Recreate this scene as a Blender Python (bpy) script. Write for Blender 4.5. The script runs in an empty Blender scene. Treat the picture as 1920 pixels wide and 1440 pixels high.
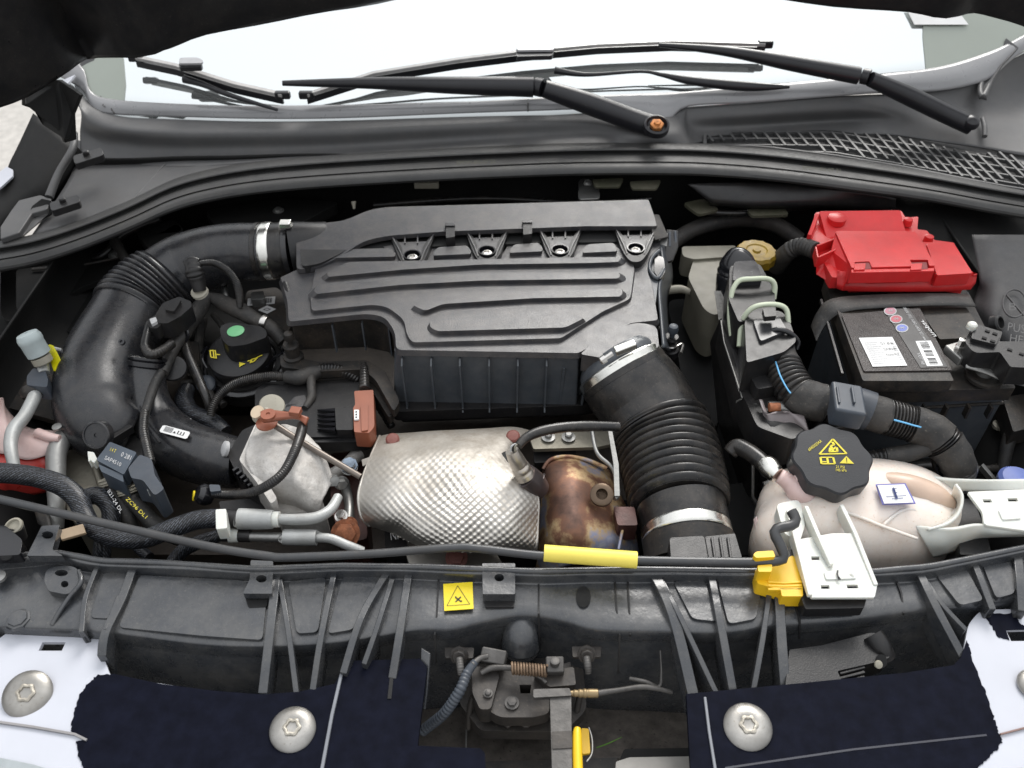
import bpy, bmesh, math, random
from mathutils import Vector, Matrix, noise
R = math.radians
sc = bpy.context.scene
col = sc.collection
# ---------------- camera ----------------
PITCH = R(43); FOC = 30.0; FPX = FOC/36*1920
CAM = Vector((0, -1.12*math.cos(PITCH), 1.12*math.sin(PITCH)))
cd = bpy.data.cameras.new('camera'); cam = bpy.data.objects.new('camera', cd); col.objects.link(cam)
cam.location = CAM; cam.rotation_euler = (R(90)-PITCH, 0, 0)
cd.lens = FOC; cd.sensor_width = 36; cd.clip_start = 0.01; cd.clip_end = 500
cd.dof.use_dof = True; cd.dof.focus_distance = 1.08; cd.dof.aperture_fstop = 7.0
sc.camera = cam
# ---------------- world, sun, exposure ----------------
w = bpy.data.worlds.new('World'); sc.world = w; w.use_nodes = True
nt = w.node_tree; bg = nt.nodes['Background']
sk = nt.nodes.new('ShaderNodeTexSky'); sk.sky_type = 'NISHITA'; sk.sun_disc = False
sk.sun_elevation = R(42); sk.sun_rotation = R(15); sk.air_density = 1.0; sk.dust_density = 6.0
hs = nt.nodes.new('ShaderNodeHueSaturation'); hs.inputs['Saturation'].default_value = 0.25
mx = nt.nodes.new('ShaderNodeMix'); mx.data_type = 'RGBA'; mx.inputs[0].default_value = 0.7
mx.inputs[7].default_value = (10.0, 10.25, 10.6, 1)
nt.links.new(sk.outputs[0], hs.inputs['Color']); nt.links.new(hs.outputs[0], mx.inputs[6])
tcw = nt.nodes.new('ShaderNodeTexCoord'); spw = nt.nodes.new('ShaderNodeSeparateXYZ'); mrw = nt.nodes.new('ShaderNodeMapRange'); scw = nt.nodes.new('ShaderNodeVectorMath'); scw.operation = 'SCALE'
nt.links.new(tcw.outputs['Generated'], spw.inputs[0]); nt.links.new(spw.outputs['Z'], mrw.inputs[0])   # overcast sky: three times brighter overhead than at the horizon
mrw.inputs[1].default_value = 0; mrw.inputs[2].default_value = 1; mrw.inputs[3].default_value = .45; mrw.inputs[4].default_value = 1.35
nt.links.new(mx.outputs[2], scw.inputs[0]); nt.links.new(mrw.outputs[0], scw.inputs['Scale']); nt.links.new(scw.outputs[0], bg.inputs[0]); bg.inputs[1].default_value = 0.12
sl = bpy.data.lights.new('sun', 'SUN'); sl.energy = 2.0; sl.angle = R(26); sl.color = (1, .97, .93)
so = bpy.data.objects.new('sun', sl); col.objects.link(so)
so.rotation_euler = (R(-48), 0, R(-15)); so.location = (0, 0, 3)
sc.view_settings.view_transform = 'Standard'; sc.view_settings.look = 'None'
sc.view_settings.exposure = 0.15; sc.view_settings.gamma = 1
# ---------------- helpers ----------------
CP, SP = math.cos(PITCH), math.sin(PITCH)
FW = Vector((0, CP, -SP)); UPV = Vector((0, SP, CP)); RT = Vector((1, 0, 0))
def ray(px, py): return RT*(px-960) + UPV*(720-py) + FW*FPX
def Z(px, py, z=0.0):            # measured point: where the view line through a photo pixel meets height z
    d = ray(px, py); return CAM + d*((z-CAM.z)/d.z)
def U(p): return (p-CAM).dot(FW)/FPX      # metres per photo pixel there
def W(px, py):                    # on the windscreen plane
    d = ray(px, py); n = WN; return CAM + d*((WP-CAM).dot(n)/d.dot(n))
WP = Z(960, 200, .06); WN = Vector((0, -.5, .866))
def onP(px, py, P0, n): d = ray(px, py); return CAM + d*((P0-CAM).dot(n)/d.dot(n))
def V3(t): return t if isinstance(t, Vector) else Z(*t)

MATS = {}
def mat(name, c, rough=.5, metal=0, bump=None, var=.15, vs=25, dust=0, dc=(.2,.17,.14), ds=18, coat=0, sub=0, spec=.5, rv=.1):
    if name in MATS: return MATS[name]
    m = bpy.data.materials.new(name); m.use_nodes = True; t = m.node_tree; N = t.nodes; L = t.links
    b = N['Principled BSDF']; b.inputs['Metallic'].default_value = metal
    b.inputs['Specular IOR Level'].default_value = spec
    if coat: b.inputs['Coat Weight'].default_value = coat; b.inputs['Coat Roughness'].default_value = .08
    if sub:
        b.inputs['Subsurface Weight'].default_value = sub; b.inputs['Subsurface Scale'].default_value = .01; b.inputs['Subsurface Radius'].default_value = (1,.85,.75)
    tc = N.new('ShaderNodeTexCoord')
    def nz(s, d=4, r=.6):
        n = N.new('ShaderNodeTexNoise'); n.inputs['Scale'].default_value = s; n.inputs['Detail'].default_value = d
        n.inputs['Roughness'].default_value = r; L.new(tc.outputs['Object'], n.inputs['Vector']); return n
    n1 = nz(vs); r = N.new('ShaderNodeMapRange'); r.inputs[1].default_value = .3; r.inputs[2].default_value = .7
    r.inputs[3].default_value = 1-var; r.inputs[4].default_value = 1+var; L.new(n1.outputs[0], r.inputs[0])
    mul = N.new('ShaderNodeVectorMath'); mul.operation = 'SCALE'; mul.inputs[0].default_value = c; L.new(r.outputs[0], mul.inputs['Scale'])
    out = mul.outputs[0]
    if dust:
        n2 = nz(ds, 8, .75); r2 = N.new('ShaderNodeMapRange'); r2.inputs[1].default_value = .42; r2.inputs[2].default_value = .8
        r2.inputs[3].default_value = 0; r2.inputs[4].default_value = dust; L.new(n2.outputs[0], r2.inputs[0])
        mi = N.new('ShaderNodeMix'); mi.data_type = 'RGBA'; L.new(r2.outputs[0], mi.inputs[0]); L.new(out, mi.inputs[6]); mi.inputs[7].default_value = (*dc, 1)
        out = mi.outputs[2]
        n5 = nz(ds*16, 3, .5); r5 = N.new('ShaderNodeMapRange'); r5.inputs[1].default_value = .64; r5.inputs[2].default_value = .74   # specks of dirt
        r5.inputs[3].default_value = 0; r5.inputs[4].default_value = min(.8, dust*1.4); L.new(n5.outputs[0], r5.inputs[0])
        m5 = N.new('ShaderNodeMix'); m5.data_type = 'RGBA'; L.new(r5.outputs[0], m5.inputs[0]); L.new(out, m5.inputs[6]); m5.inputs[7].default_value = (*[q*.9 for q in dc], 1)
        out = m5.outputs[2]
    L.new(out, b.inputs['Base Color'])
    n3 = nz(vs*2.3, 5); r3 = N.new('ShaderNodeMapRange'); r3.inputs[3].default_value = max(.02, rough-rv); r3.inputs[4].default_value = min(1, rough+rv)
    L.new(n3.outputs[0], r3.inputs[0]); L.new(r3.outputs[0], b.inputs['Roughness'])
    if bump:
        n4 = nz(bump[0], 3); bp = N.new('ShaderNodeBump'); bp.inputs['Strength'].default_value = bump[1]; bp.inputs['Distance'].default_value = .001
        L.new(n4.outputs[0], bp.inputs['Height']); L.new(bp.outputs[0], b.inputs['Normal'])
    MATS[name] = m; return m
LID = mat('lid_plastic', (.03,.03,.034), .36, bump=(700,.4), var=.14, dust=.3, ds=34, spec=.7, rv=.13)
DUC = mat('duct_plastic', (.014,.015,.018), .28, bump=(300,.12), dust=.16, ds=45, spec=.6, rv=.14)
BLK = mat('black_plastic', (.013,.013,.014), .33, bump=(600,.2), dust=.09, rv=.14, spec=.38)
BLD = mat('dusty_black', (.017,.016,.015), .5, bump=(300,.3), dust=.45, dc=(.12,.09,.065), ds=24, spec=.4)
CAS = mat('case_plastic', (.06,.068,.078), .34, bump=(300,.12), dust=.14, ds=50)
COW = mat('cowl_plastic', (.072,.072,.073), .46, bump=(1100,.22), var=.06, dust=.12, spec=.5)
SLM = mat('carrier_plastic', (.033,.036,.041), .27, bump=(90,.35), dust=.6, dc=(.12,.115,.105), ds=26, rv=.22, spec=.8)
RUB = mat('rubber', (.011,.011,.0115), .30, bump=(150,.15), dust=.25, ds=35, rv=.14)
TAP = mat('cloth_tape', (.025,.0245,.024), .6, bump=(260,.6), dust=.3)
DRK = mat('dark_metal', (.006,.006,.006), .6, dust=.3, dc=(.02,.018,.016), spec=.25)
DRB = mat('dark_recess', (.006,.006,.006), .75)
GLB = mat('gloss_black', (.008,.008,.01), .22, coat=.3)
ARM = mat('wiper_black', (.012,.012,.015), .35, bump=(900,.1))
NVY = mat('navy_paint', (.0045,.0054,.0115), .62, spec=.05, bump=(60,.06), var=.3, vs=60)
WHT = mat('white_paint', (.5,.515,.565), .3, var=.05, vs=8, bump=(40,.06))
PAP = mat('paper', (.75,.75,.74), .5, var=.04)
RED = mat('red_plastic', (.60,.018,.02), .36, bump=(700,.25), var=.1, dust=.1, dc=(.4,.2,.18))
YEL = mat('yellow_plastic', (.85,.52,.015), .4, var=.05)
YLB = mat('yellow_label', (.85,.66,.01), .45, var=.04)
YGR = mat('yellow_grip', (.87,.72,.12), .5, var=.05)
PRT = mat('print_yellow', (.72,.6,.04), .5)
PRW = mat('print_grey', (.5,.5,.5), .5)
PRK = mat('print_black', (.02,.02,.02), .5)
PGR = mat('pale_green_plastic', (.52,.57,.43), .45, var=.06)
MIN = mat('mint_dot', (.18,.5,.24), .5)
TNK = mat('tank_plastic', (.84,.76,.69), .26, var=.06, vs=12, sub=.6, dust=.5, dc=(.7,.55,.42), ds=22)
TNP = mat('tank_pink', (.66,.49,.46), .3, var=.08, vs=12, sub=.4)
TNR = mat('tank_coolant', (.5,.045,.035), .3, sub=.2)
NYL = mat('nylon_white', (.64,.65,.6), .36, var=.06, sub=.5, dust=.1)
CRM = mat('cream_plastic', (.33,.31,.25), .5, dust=.3)
ALU = mat('cast_aluminium', (.56,.54,.51), .6, metal=.2, bump=(240,1.0), var=.22, dust=.5, dc=(.24,.2,.16), ds=40)
PIP = mat('alu_pipe', (.42,.43,.42), .48, metal=.35, bump=(300,.3), dust=.35, dc=(.25,.22,.19))
STL = mat('steel', (.62,.6,.57), .3, metal=1, bump=(200,.3), var=.15)
GAL = mat('dull_steel', (.3,.3,.29), .42, metal=.8, bump=(150,.3), dust=.25)
CHR = mat('clamp_metal', (.78,.77,.72), .22, metal=1, bump=(120,.15))
RST = mat('rusty', (.3,.11,.05), .7, metal=.2, bump=(250,.6), var=.4, vs=120)
RBR = mat('rust_rivet', (.2,.07,.055), .55, bump=(250,.4))
BRN = mat('brown_plastic', (.27,.085,.045), .45, var=.1)
BLU = mat('blue_plastic', (.16,.22,.55), .4)
LBL = mat('light_blue_stripe', (.16,.48,.8), .5)
GRN = mat('grass_green', (.08,.2,.02), .6)
GRY = mat('grey_plastic', (.05,.06,.075), .42, dust=.15)
SENS= mat('sensor_plastic', (.06,.075,.095), .4, bump=(600,.15))
DRT = mat('dirty_brown', (.05,.04,.033), .6, bump=(90,.8), dust=.6, dc=(.1,.08,.06))
GND = mat('concrete', (.45,.43,.4), .9, bump=(40,.5))
TRY = mat('undertray', (.035,.032,.03), .55, bump=(80,.4), dust=.6, dc=(.11,.1,.09), ds=22)

def heat_mat():
    m = bpy.data.materials.new('heat_tinted_steel'); m.use_nodes = True; t = m.node_tree; N = t.nodes; L = t.links
    b = N['Principled BSDF']; b.inputs['Metallic'].default_value = .6; b.inputs['Roughness'].default_value = .5
    tc = N.new('ShaderNodeTexCoord'); n = N.new('ShaderNodeTexNoise'); n.inputs['Scale'].default_value = 11; n.inputs['Detail'].default_value = 7; n.inputs['Roughness'].default_value = .62
    L.new(tc.outputs['Object'], n.inputs[0]); r = N.new('ShaderNodeValToRGB'); e = r.color_ramp.elements
    e[0].position = .3; e[0].color = (.05,.03,.025,1); e[1].position = .72; e[1].color = (.55,.42,.33,1)
    for p, c in ((.4,(.14,.08,.06,1)),(.47,(.22,.11,.07,1)),(.53,(.5,.36,.2,1)),(.58,(.28,.3,.42,1)),(.64,(.5,.5,.5,1))):
        x = e.new(p); x.color = c
    L.new(n.outputs[0], r.inputs[0]); L.new(r.outputs[0], b.inputs['Base Color'])
    n2 = N.new('ShaderNodeTexNoise'); n2.inputs['Scale'].default_value = 90; L.new(tc.outputs['Object'], n2.inputs[0])
    bp = N.new('ShaderNodeBump'); bp.inputs['Strength'].default_value = .25; bp.inputs['Distance'].default_value = .001
    L.new(n2.outputs[0], bp.inputs['Height']); L.new(bp.outputs[0], b.inputs['Normal']); return m
HEA = heat_mat()
def shield_mat():
    m = bpy.data.materials.new('shield_foil'); m.use_nodes = True; t = m.node_tree; N = t.nodes; L = t.links
    b = N['Principled BSDF']; b.inputs['Roughness'].default_value = .3
    tc = N.new('ShaderNodeTexCoord'); sp = N.new('ShaderNodeSeparateXYZ'); L.new(tc.outputs['Object'], sp.inputs[0])
    n = N.new('ShaderNodeTexNoise'); n.inputs['Scale'].default_value = 35; n.inputs['Detail'].default_value = 9; n.inputs['Roughness'].default_value = .75
    L.new(tc.outputs['Object'], n.inputs[0])
    a = N.new('ShaderNodeMath'); a.operation = 'MULTIPLY_ADD'; L.new(sp.outputs['Y'], a.inputs[0]); a.inputs[1].default_value = 4.5
    a.inputs[2].default_value = .74; b2 = N.new('ShaderNodeMath'); b2.operation = 'ADD'; L.new(a.outputs[0], b2.inputs[0])
    s2 = N.new('ShaderNodeMath'); s2.operation = 'MULTIPLY_ADD'; L.new(n.outputs[0], s2.inputs[0]); s2.inputs[1].default_value = 1.9; s2.inputs[2].default_value = -.95
    L.new(s2.outputs[0], b2.inputs[1]); b2.use_clamp = True
    mi = N.new('ShaderNodeMix'); mi.data_type = 'RGBA'; L.new(b2.outputs[0], mi.inputs[0]); mi.inputs[6].default_value = (.55,.525,.485,1); mi.inputs[7].default_value = (.22,.19,.15,1)
    L.new(mi.outputs[2], b.inputs['Base Color'])
    r = N.new('ShaderNodeMapRange'); r.inputs[3].default_value = .5; r.inputs[4].default_value = .75; L.new(b2.outputs[0], r.inputs[0]); L.new(r.outputs[0], b.inputs['Roughness'])
    r2 = N.new('ShaderNodeMapRange'); r2.inputs[3].default_value = 1; r2.inputs[4].default_value = .35; L.new(b2.outputs[0], r2.inputs[0]); L.new(r2.outputs[0], b.inputs['Metallic'])
    n4 = N.new('ShaderNodeTexNoise'); n4.inputs['Scale'].default_value = 220; L.new(tc.outputs['Object'], n4.inputs[0])
    bp = N.new('ShaderNodeBump'); bp.inputs['Strength'].default_value = .25; bp.inputs['Distance'].default_value = .001
    L.new(n4.outputs[0], bp.inputs['Height']); L.new(bp.outputs[0], b.inputs['Normal']); return m
SHD = shield_mat()
def braid_mat():
    m = bpy.data.materials.new('braided_sleeve'); m.use_nodes = True; t = m.node_tree; N = t.nodes; L = t.links
    b = N['Principled BSDF']; b.inputs['Roughness'].default_value = .38
    tc = N.new('ShaderNodeUVMap'); br = N.new('ShaderNodeTexBrick'); mp = N.new('ShaderNodeMapping')
    mp.inputs['Rotation'].default_value = (0,0,R(52)); L.new(tc.outputs[0], mp.inputs[0]); L.new(mp.outputs[0], br.inputs[0])
    br.inputs['Scale'].default_value = 1; br.inputs['Brick Width'].default_value = .009; br.inputs['Row Height'].default_value = .0026; br.inputs['Mortar Size'].default_value = .0008
    br.inputs['Color1'].default_value = (.10,.11,.13,1); br.inputs['Color2'].default_value = (.018,.019,.023,1); br.inputs['Mortar'].default_value = (.004,.004,.005,1)
    L.new(br.outputs[0], b.inputs['Base Color'])
    bp = N.new('ShaderNodeBump'); bp.inputs['Strength'].default_value = .8; bp.inputs['Distance'].default_value = .0008; bp.invert = True
    L.new(br.outputs['Fac'], bp.inputs['Height']); L.new(bp.outputs[0], b.inputs['Normal']); return m
BRD = braid_mat()

def tag(o, label=None, cat=None, group=None, kind=None):
    if label: o['label'] = label
    if cat: o['category'] = cat
    if group: o['group'] = group
    if kind: o['kind'] = kind
    return o
def T(name, at, label, cat, group=None):
    o = bpy.data.objects.new(name, None); col.objects.link(o); o.location = V3(at); o.empty_display_size = .02
    return tag(o, label, cat, group)
def link(name, me, m, parent=None, sharp=35, bev=0, seg=2, solid=0, label=None):
    o = bpy.data.objects.new(name, me); col.objects.link(o)
    if m: me.materials.append(m)
    for p in me.polygons: p.use_smooth = True
    if not bev: me.set_sharp_from_angle(angle=R(sharp))
    if solid:
        s = o.modifiers.new('s', 'SOLIDIFY'); s.thickness = abs(solid); s.offset = -1 if solid > 0 else 1
    if bev:
        b = o.modifiers.new('b', 'BEVEL'); b.width = bev; b.segments = seg; b.limit_method = 'ANGLE'; b.angle_limit = R(30); b.harden_normals = True
    if parent is not None:
        o.parent = parent
        mw = parent.matrix_basis if parent.type == 'EMPTY' else None
        base = parent
        off = Matrix.Identity(4)
        while base is not None:
            off = Matrix.Translation(base.location) @ off if base.type == 'EMPTY' else off
            base = base.parent
        o.matrix_parent_inverse = off.inverted() if parent.type == 'EMPTY' else Matrix.Identity(4)
    if label: o['label'] = label
    return o
def mesh(name, vs, fs):
    me = bpy.data.meshes.new(name); me.from_pydata([tuple(v) for v in vs], [], fs); me.update(); return me
def fix(me):
    bm = bmesh.new(); bm.from_mesh(me); bmesh.ops.recalc_face_normals(bm, faces=bm.faces); bm.to_mesh(me); bm.free(); me.update(); return me
def rnd(pts, r, n=4):             # fillet corners of a closed outline
    out = []; N = len(pts)
    for i, p in enumerate(pts):
        rr = p[2] if len(p) > 2 else r
        p = Vector(p[:2]); a = Vector(pts[i-1][:2]); b = Vector(pts[(i+1) % N][:2])
        da = (a-p); db = (b-p); k = min(rr, da.length*.45, db.length*.45)
        if k < .5: out.append(tuple(p)); continue
        A = p+da.normalized()*k; B = p+db.normalized()*k
        for j in range(n+1):
            t = j/n; q = A*(1-t)**2 + p*2*t*(1-t) + B*t*t; out.append((q.x, q.y))
    return out
def cr(P, n, closed=False):       # catmull-rom through tuples
    out = []; N = len(P); S = N if closed else N-1
    for i in range(S):
        g = lambda k: P[(i+k) % N] if closed else P[max(0, min(N-1, i+k))]
        a, b, c, d = g(-1), g(0), g(1), g(2)
        for j in range(n):
            t = j/n
            out.append(tuple(.5*((2*b[q]) + (c[q]-a[q])*t + (2*a[q]-5*b[q]+4*c[q]-d[q])*t*t + (-a[q]+3*b[q]-3*c[q]+d[q])*t**3) for q in range(len(b))))
    if not closed: out.append(tuple(P[-1]))
    return out
def circ(x, y, rx, ry=None, n=20): 
    ry = rx if ry is None else ry
    return [(x+rx*math.cos(6.28318*i/n), y+ry*math.sin(6.28318*i/n)) for i in range(n)]
def prism(name, pts, z, d, m, parent=None, bev=.001, draft=0, holes=(), seg=2, zf=None, label=None, dirv=None):
    zf = zf or (lambda x, y: z)
    bm = bmesh.new(); loops = []
    for k, L in enumerate([pts]+list(holes)):
        P = [Z(p[0], p[1], p[2] if len(p) > 2 else zf(p[0], p[1])) for p in L]
        c = sum(P, Vector())/len(P)
        dv = Vector((0,0,-d)) if dirv is None else Vector(dirv)*d
        Q = [p + dv + ((p-c)*draft*(1 if k == 0 else -1)) - Vector((0,0,((p-c)*draft).z)) for p in P]
        a = [bm.verts.new(p) for p in P]; b = [bm.verts.new(q) for q in Q]; n = len(a)
        ea = [bm.edges.new((a[i], a[(i+1) % n])) for i in range(n)]; eb = [bm.edges.new((b[i], b[(i+1) % n])) for i in range(n)]
        for i in range(n): bm.faces.new((a[i], a[(i+1) % n], b[(i+1) % n], b[i]))
        loops.append((ea, eb))
    for s in (0, 1):
        bmesh.ops.triangle_fill(bm, use_beauty=True, use_dissolve=False, edges=[e for L in loops for e in L[s]])
    bmesh.ops.recalc_face_normals(bm, faces=bm.faces)
    me = bpy.data.meshes.new(name); bm.to_mesh(me); bm.free()
    return link(name, me, m, parent, bev=bev, seg=seg, label=label)
def frames(P):
    n = len(P); T_ = [((P[min(i+1, n-1)]-P[max(i-1, 0)])).normalized() for i in range(n)]
    u = T_[0].cross(Vector((0, 0, 1)))
    if u.length < .1: u = T_[0].cross(Vector((0, 1, 0)))
    u.normalize(); out = []
    for i in range(n):
        u = (u - T_[i]*u.dot(T_[i])).normalized(); out.append((u, T_[i].cross(u), T_[i]))
    return out
def tubep(name, P, rad, m, parent=None, seg=20, corr=None, cap=True, inner=0, sx=1.0, jit=0, label=None, sharp=50):
    # P list of Vector, rad list of metres; corr: list of (t0,t1,count,amp) in arc fraction
    Ls = [0]
    for i in range(1, len(P)): Ls.append(Ls[-1]+(P[i]-P[i-1]).length)
    tot = Ls[-1]
    st = max(8, len(P))
    ts = [i/st for i in range(st+1)]
    for c in (corr or []):
        k = int(c[2]*6); ts = [t for t in ts if not (c[0] < t < c[1])] + [c[0]+(c[1]-c[0])*i/k for i in range(k+1)]
    ts = sorted(set(round(t, 6) for t in ts)); QP, QR = [], []
    j = 0
    for t in ts:
        s = t*tot
        while j < len(Ls)-2 and Ls[j+1] < s: j += 1
        f = (s-Ls[j])/max(1e-9, Ls[j+1]-Ls[j]); QP.append(P[j].lerp(P[j+1], f)); r = rad[j]+(rad[j+1]-rad[j])*f
        for c in (corr or []):
            if c[0] <= t <= c[1]:
                ph = (t-c[0])/(c[1]-c[0])*c[2]; x = .5-.5*math.cos(6.28318*ph); r *= 1 + c[3]*(x**.6 - .5)
        if jit: r *= 1+jit*noise.noise(QP[-1]*60)
        QR.append(r)
    F = frames(QP); vs = []; fs = []; uv = []
    for i, p in enumerate(QP):
        u, v, _ = F[i]
        for k in range(seg):
            a = 6.28318530718*k/seg
            rr = QR[i]*(1+ (jit*noise.noise(p*90+Vector((k*.7,0,0))) if jit else 0))
            vs.append(p + u*math.cos(a)*rr*sx + v*math.sin(a)*rr)
    n = len(QP)
    for i in range(n-1):
        for k in range(seg):
            fs.append((i*seg+k, i*seg+(k+1) % seg, (i+1)*seg+(k+1) % seg, (i+1)*seg+k))
    if cap: fs.append(tuple(range(seg-1, -1, -1))); fs.append(tuple((n-1)*seg+k for k in range(seg)))
    me = mesh(name, vs, fs); ul = me.uv_layers.new(name='UVMap'); ci = 0
    rm = sum(QR)/len(QR)
    for i in range(n-1):
        for k in range(seg):
            for (di, dk) in ((0,0),(0,1),(1,1),(1,0)):
                ul.data[ci].uv = ((k+dk)/seg*6.283*rm, ts[i+di]*tot); ci += 1
    return link(name, me, m, parent, sharp=sharp, label=label)
def tube(name, pts, m, parent=None, n=8, rz=1, **k):
    # pts (px,py,z,rpx) : height and half width in photo pixels
    Q = cr([(*Z(p[0], p[1], p[2]), p[3]*U(Z(p[0], p[1], p[2]))*rz) for p in pts], n)
    return tubep(name, [Vector(q[:3]) for q in Q], [q[3] for q in Q], m, parent, **k)
def tpath(pts, n=8):
    Q = cr([(*Z(p[0], p[1], p[2]), p[3]*U(Z(p[0], p[1], p[2]))) for p in pts], n)
    return [Vector(q[:3]) for q in Q], [q[3] for q in Q]
def band(name, path, t, wid, k, m, parent=None, seg=32, **kw):   # a ring round a tube path at fraction t
    P, Rr = path; i = max(1, min(len(P)-2, int(t*(len(P)-1)))); d = (P[i+1]-P[i-1]).normalized(); r = Rr[i]*k
    return tubep(name, [P[i]-d*wid/2, P[i]-d*wid*.49, P[i]+d*wid*.49, P[i]+d*wid/2], [r*.97, r, r, r*.97], m, parent, seg=seg, **kw)
def lathe(name, prof, at, m, parent=None, axis=(0,0,1), seg=28, lobes=None, label=None, sharp=35, px=True):
    p0 = V3(at); u = U(p0) if px else 1; ax = Vector(axis).normalized()
    a = ax.orthogonal().normalized(); 
    if abs(ax.z) > .3: a = (Vector((1,0,0))-ax*ax.x).normalized()
    b = ax.cross(a); vs = []; fs = []; n = len(prof)
    for r, h in prof:
        for k in range(seg):
            t = 6.28318530718*k/seg; rr = r*u*(1+(lobes[1]*math.cos(lobes[0]*t) if lobes and r > lobes[2] else 0))
            vs.append(p0+ax*h*u+a*math.cos(t)*rr+b*math.sin(t)*rr)
    for i in range(n-1):
        for k in range(seg): fs.append((i*seg+k, i*seg+(k+1) % seg, (i+1)*seg+(k+1) % seg, (i+1)*seg+k))
    fs.append(tuple(range(seg-1, -1, -1))); fs.append(tuple((n-1)*seg+k for k in range(seg)))
    return link(name, fix(mesh(name, vs, fs)), m, parent, sharp=sharp, label=label)
def grid(rows, nu=6, nv=6, raw=False):
    if not raw: rows = [[tuple(V3(p)) for p in r] for r in rows]
    A = [cr(r, nu) for r in rows]; B = list(zip(*[cr([a[i] for a in A], nv) for i in range(len(A[0]))]))
    return B
def sheet(name, rows, m, parent=None, nu=6, nv=6, th=.003, fn=None, label=None, cut=None, bev=0, sharp=60):
    B = grid(rows, nu, nv); h = len(B); w_ = len(B[0]); vs = [Vector(p) for r in B for p in r]
    fs = [(i*w_+j, i*w_+j+1, (i+1)*w_+j+1, (i+1)*w_+j) for i in range(h-1) for j in range(w_-1) if not (cut and cut(i/(h-1), j/(w_-1)))]
    if fn: vs = [fn(v, (k//w_)/(h-1), (k % w_)/(w_-1)) for k, v in enumerate(vs)]
    me = mesh(name, vs, fs); s = sum((p.normal*p.area for p in me.polygons), Vector())
    if s.dot(CAM-vs[len(vs)//2]) < 0: me.flip_normals()
    o = link(name, me, m, parent, sharp=sharp, solid=th, label=label); return o
def box(name, c, size, m, parent=None, rot=(0,0,0), bev=.001, label=None, seg=2):
    from mathutils import Euler
    E = Euler([R(a) for a in rot]).to_matrix(); c = V3(c); s = Vector(size)/2
    vs = [c+E@Vector((x*s.x, y*s.y, z*s.z)) for x in (-1,1) for y in (-1,1) for z in (-1,1)]
    fs = [(0,1,3,2),(4,6,7,5),(0,4,5,1),(2,3,7,6),(0,2,6,4),(1,5,7,3)]
    return link(name, fix(mesh(name, vs, fs)), m, parent, bev=bev, seg=seg, label=label)
def fin(name, pts, wd, dp, m, parent=None, up=(0,0,1), bev=.0008, label=None):   # a standing rib along a path; top edge given
    P = [V3(p) for p in pts]; n = len(P); vs = []; fs = []; up = Vector(up).normalized()
    for i in range(n):
        t = (P[min(i+1, n-1)]-P[max(0, i-1)]).normalized(); s = t.cross(up).normalized()*wd/2; d = dp[i] if isinstance(dp, (list, tuple)) else dp
        vs += [P[i]-s, P[i]+s, P[i]+s-up*d, P[i]-s-up*d]
    for i in range(n-1):
        a = i*4; b = a+4
        for k in range(4): fs.append((a+k, a+(k+1) % 4, b+(k+1) % 4, b+k))
    fs += [(3,2,1,0), (n*4-4, n*4-3, n*4-2, n*4-1)]
    return link(name, fix(mesh(name, vs, fs)), m, parent, bev=bev, label=label)
def slab(name, P, th, m, parent=None, bev=.0005, label=None):    # polygon of 3d points with thickness below it
    P = [V3(p) for p in P]; n = len(P); nr = Vector()
    for i in range(n): nr += (P[i]-P[0]).cross(P[(i+1) % n]-P[0])
    nr.normalize(); nr = nr if nr.dot(CAM-P[0]) > 0 else -nr
    bm = bmesh.new(); a = [bm.verts.new(p) for p in P]; b = [bm.verts.new(p-nr*th) for p in P]
    bm.faces.new(a); bm.faces.new(b[::-1])
    for i in range(n): bm.faces.new((a[i], b[i], b[(i+1) % n], a[(i+1) % n]))
    bmesh.ops.triangulate(bm, faces=[f for f in bm.faces if len(f.verts) > 4]); bmesh.ops.recalc_face_normals(bm, faces=bm.faces)
    me = bpy.data.meshes.new(name); bm.to_mesh(me); bm.free(); return link(name, me, m, parent, bev=bev, label=label)
def quad(o, x, y, u, v): return V3(o)+(V3(x)-V3(o))*u+(V3(y)-V3(o))*v
def text(name, s, o, x, y, m, parent=None, lift=.0004, th=.0003):   # text fitted in the parallelogram o (lower left), x (lower right), y (upper left)
    cu = bpy.data.curves.new(name, 'FONT'); cu.body = s; cu.resolution_u = 2; cu.extrude = 0
    to = bpy.data.objects.new('t', cu); col.objects.link(to); dg = bpy.context.evaluated_depsgraph_get()
    me = bpy.data.meshes.new_from_object(to.evaluated_get(dg)); bpy.data.objects.remove(to)
    xs = [v.co.x for v in me.vertices]; ys = [v.co.y for v in me.vertices]; x0, x1, y0, y1 = min(xs), max(xs), min(ys), max(ys)
    O, X, Y = V3(o), V3(x), V3(y); n = (X-O).cross(Y-O).normalized(); n = n if n.dot(CAM-O) > 0 else -n
    for v in me.vertices: v.co = O+(X-O)*((v.co.x-x0)/(x1-x0+1e-9))+(Y-O)*((v.co.y-y0)/(y1-y0+1e-9))+n*lift
    me.materials.clear(); ob = link(name, me, m, parent, solid=0); return ob
def art(name, polys, o, x, y, m, parent=None, lift=.0004):   # flat print: polygons in unit coordinates of a parallelogram
    O, X, Y = V3(o), V3(x), V3(y); n = (X-O).cross(Y-O).normalized(); n = n if n.dot(CAM-O) > 0 else -n
    vs = []; fs = []
    for p in polys:
        k = len(vs); vs += [O+(X-O)*u+(Y-O)*v+n*lift for u, v in p]; fs.append(tuple(range(k, k+len(p))))
    return link(name, mesh(name, vs, fs), m, parent)
def rect(a, b, c, d): return [(a,b),(c,b),(c,d),(a,d)]
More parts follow.
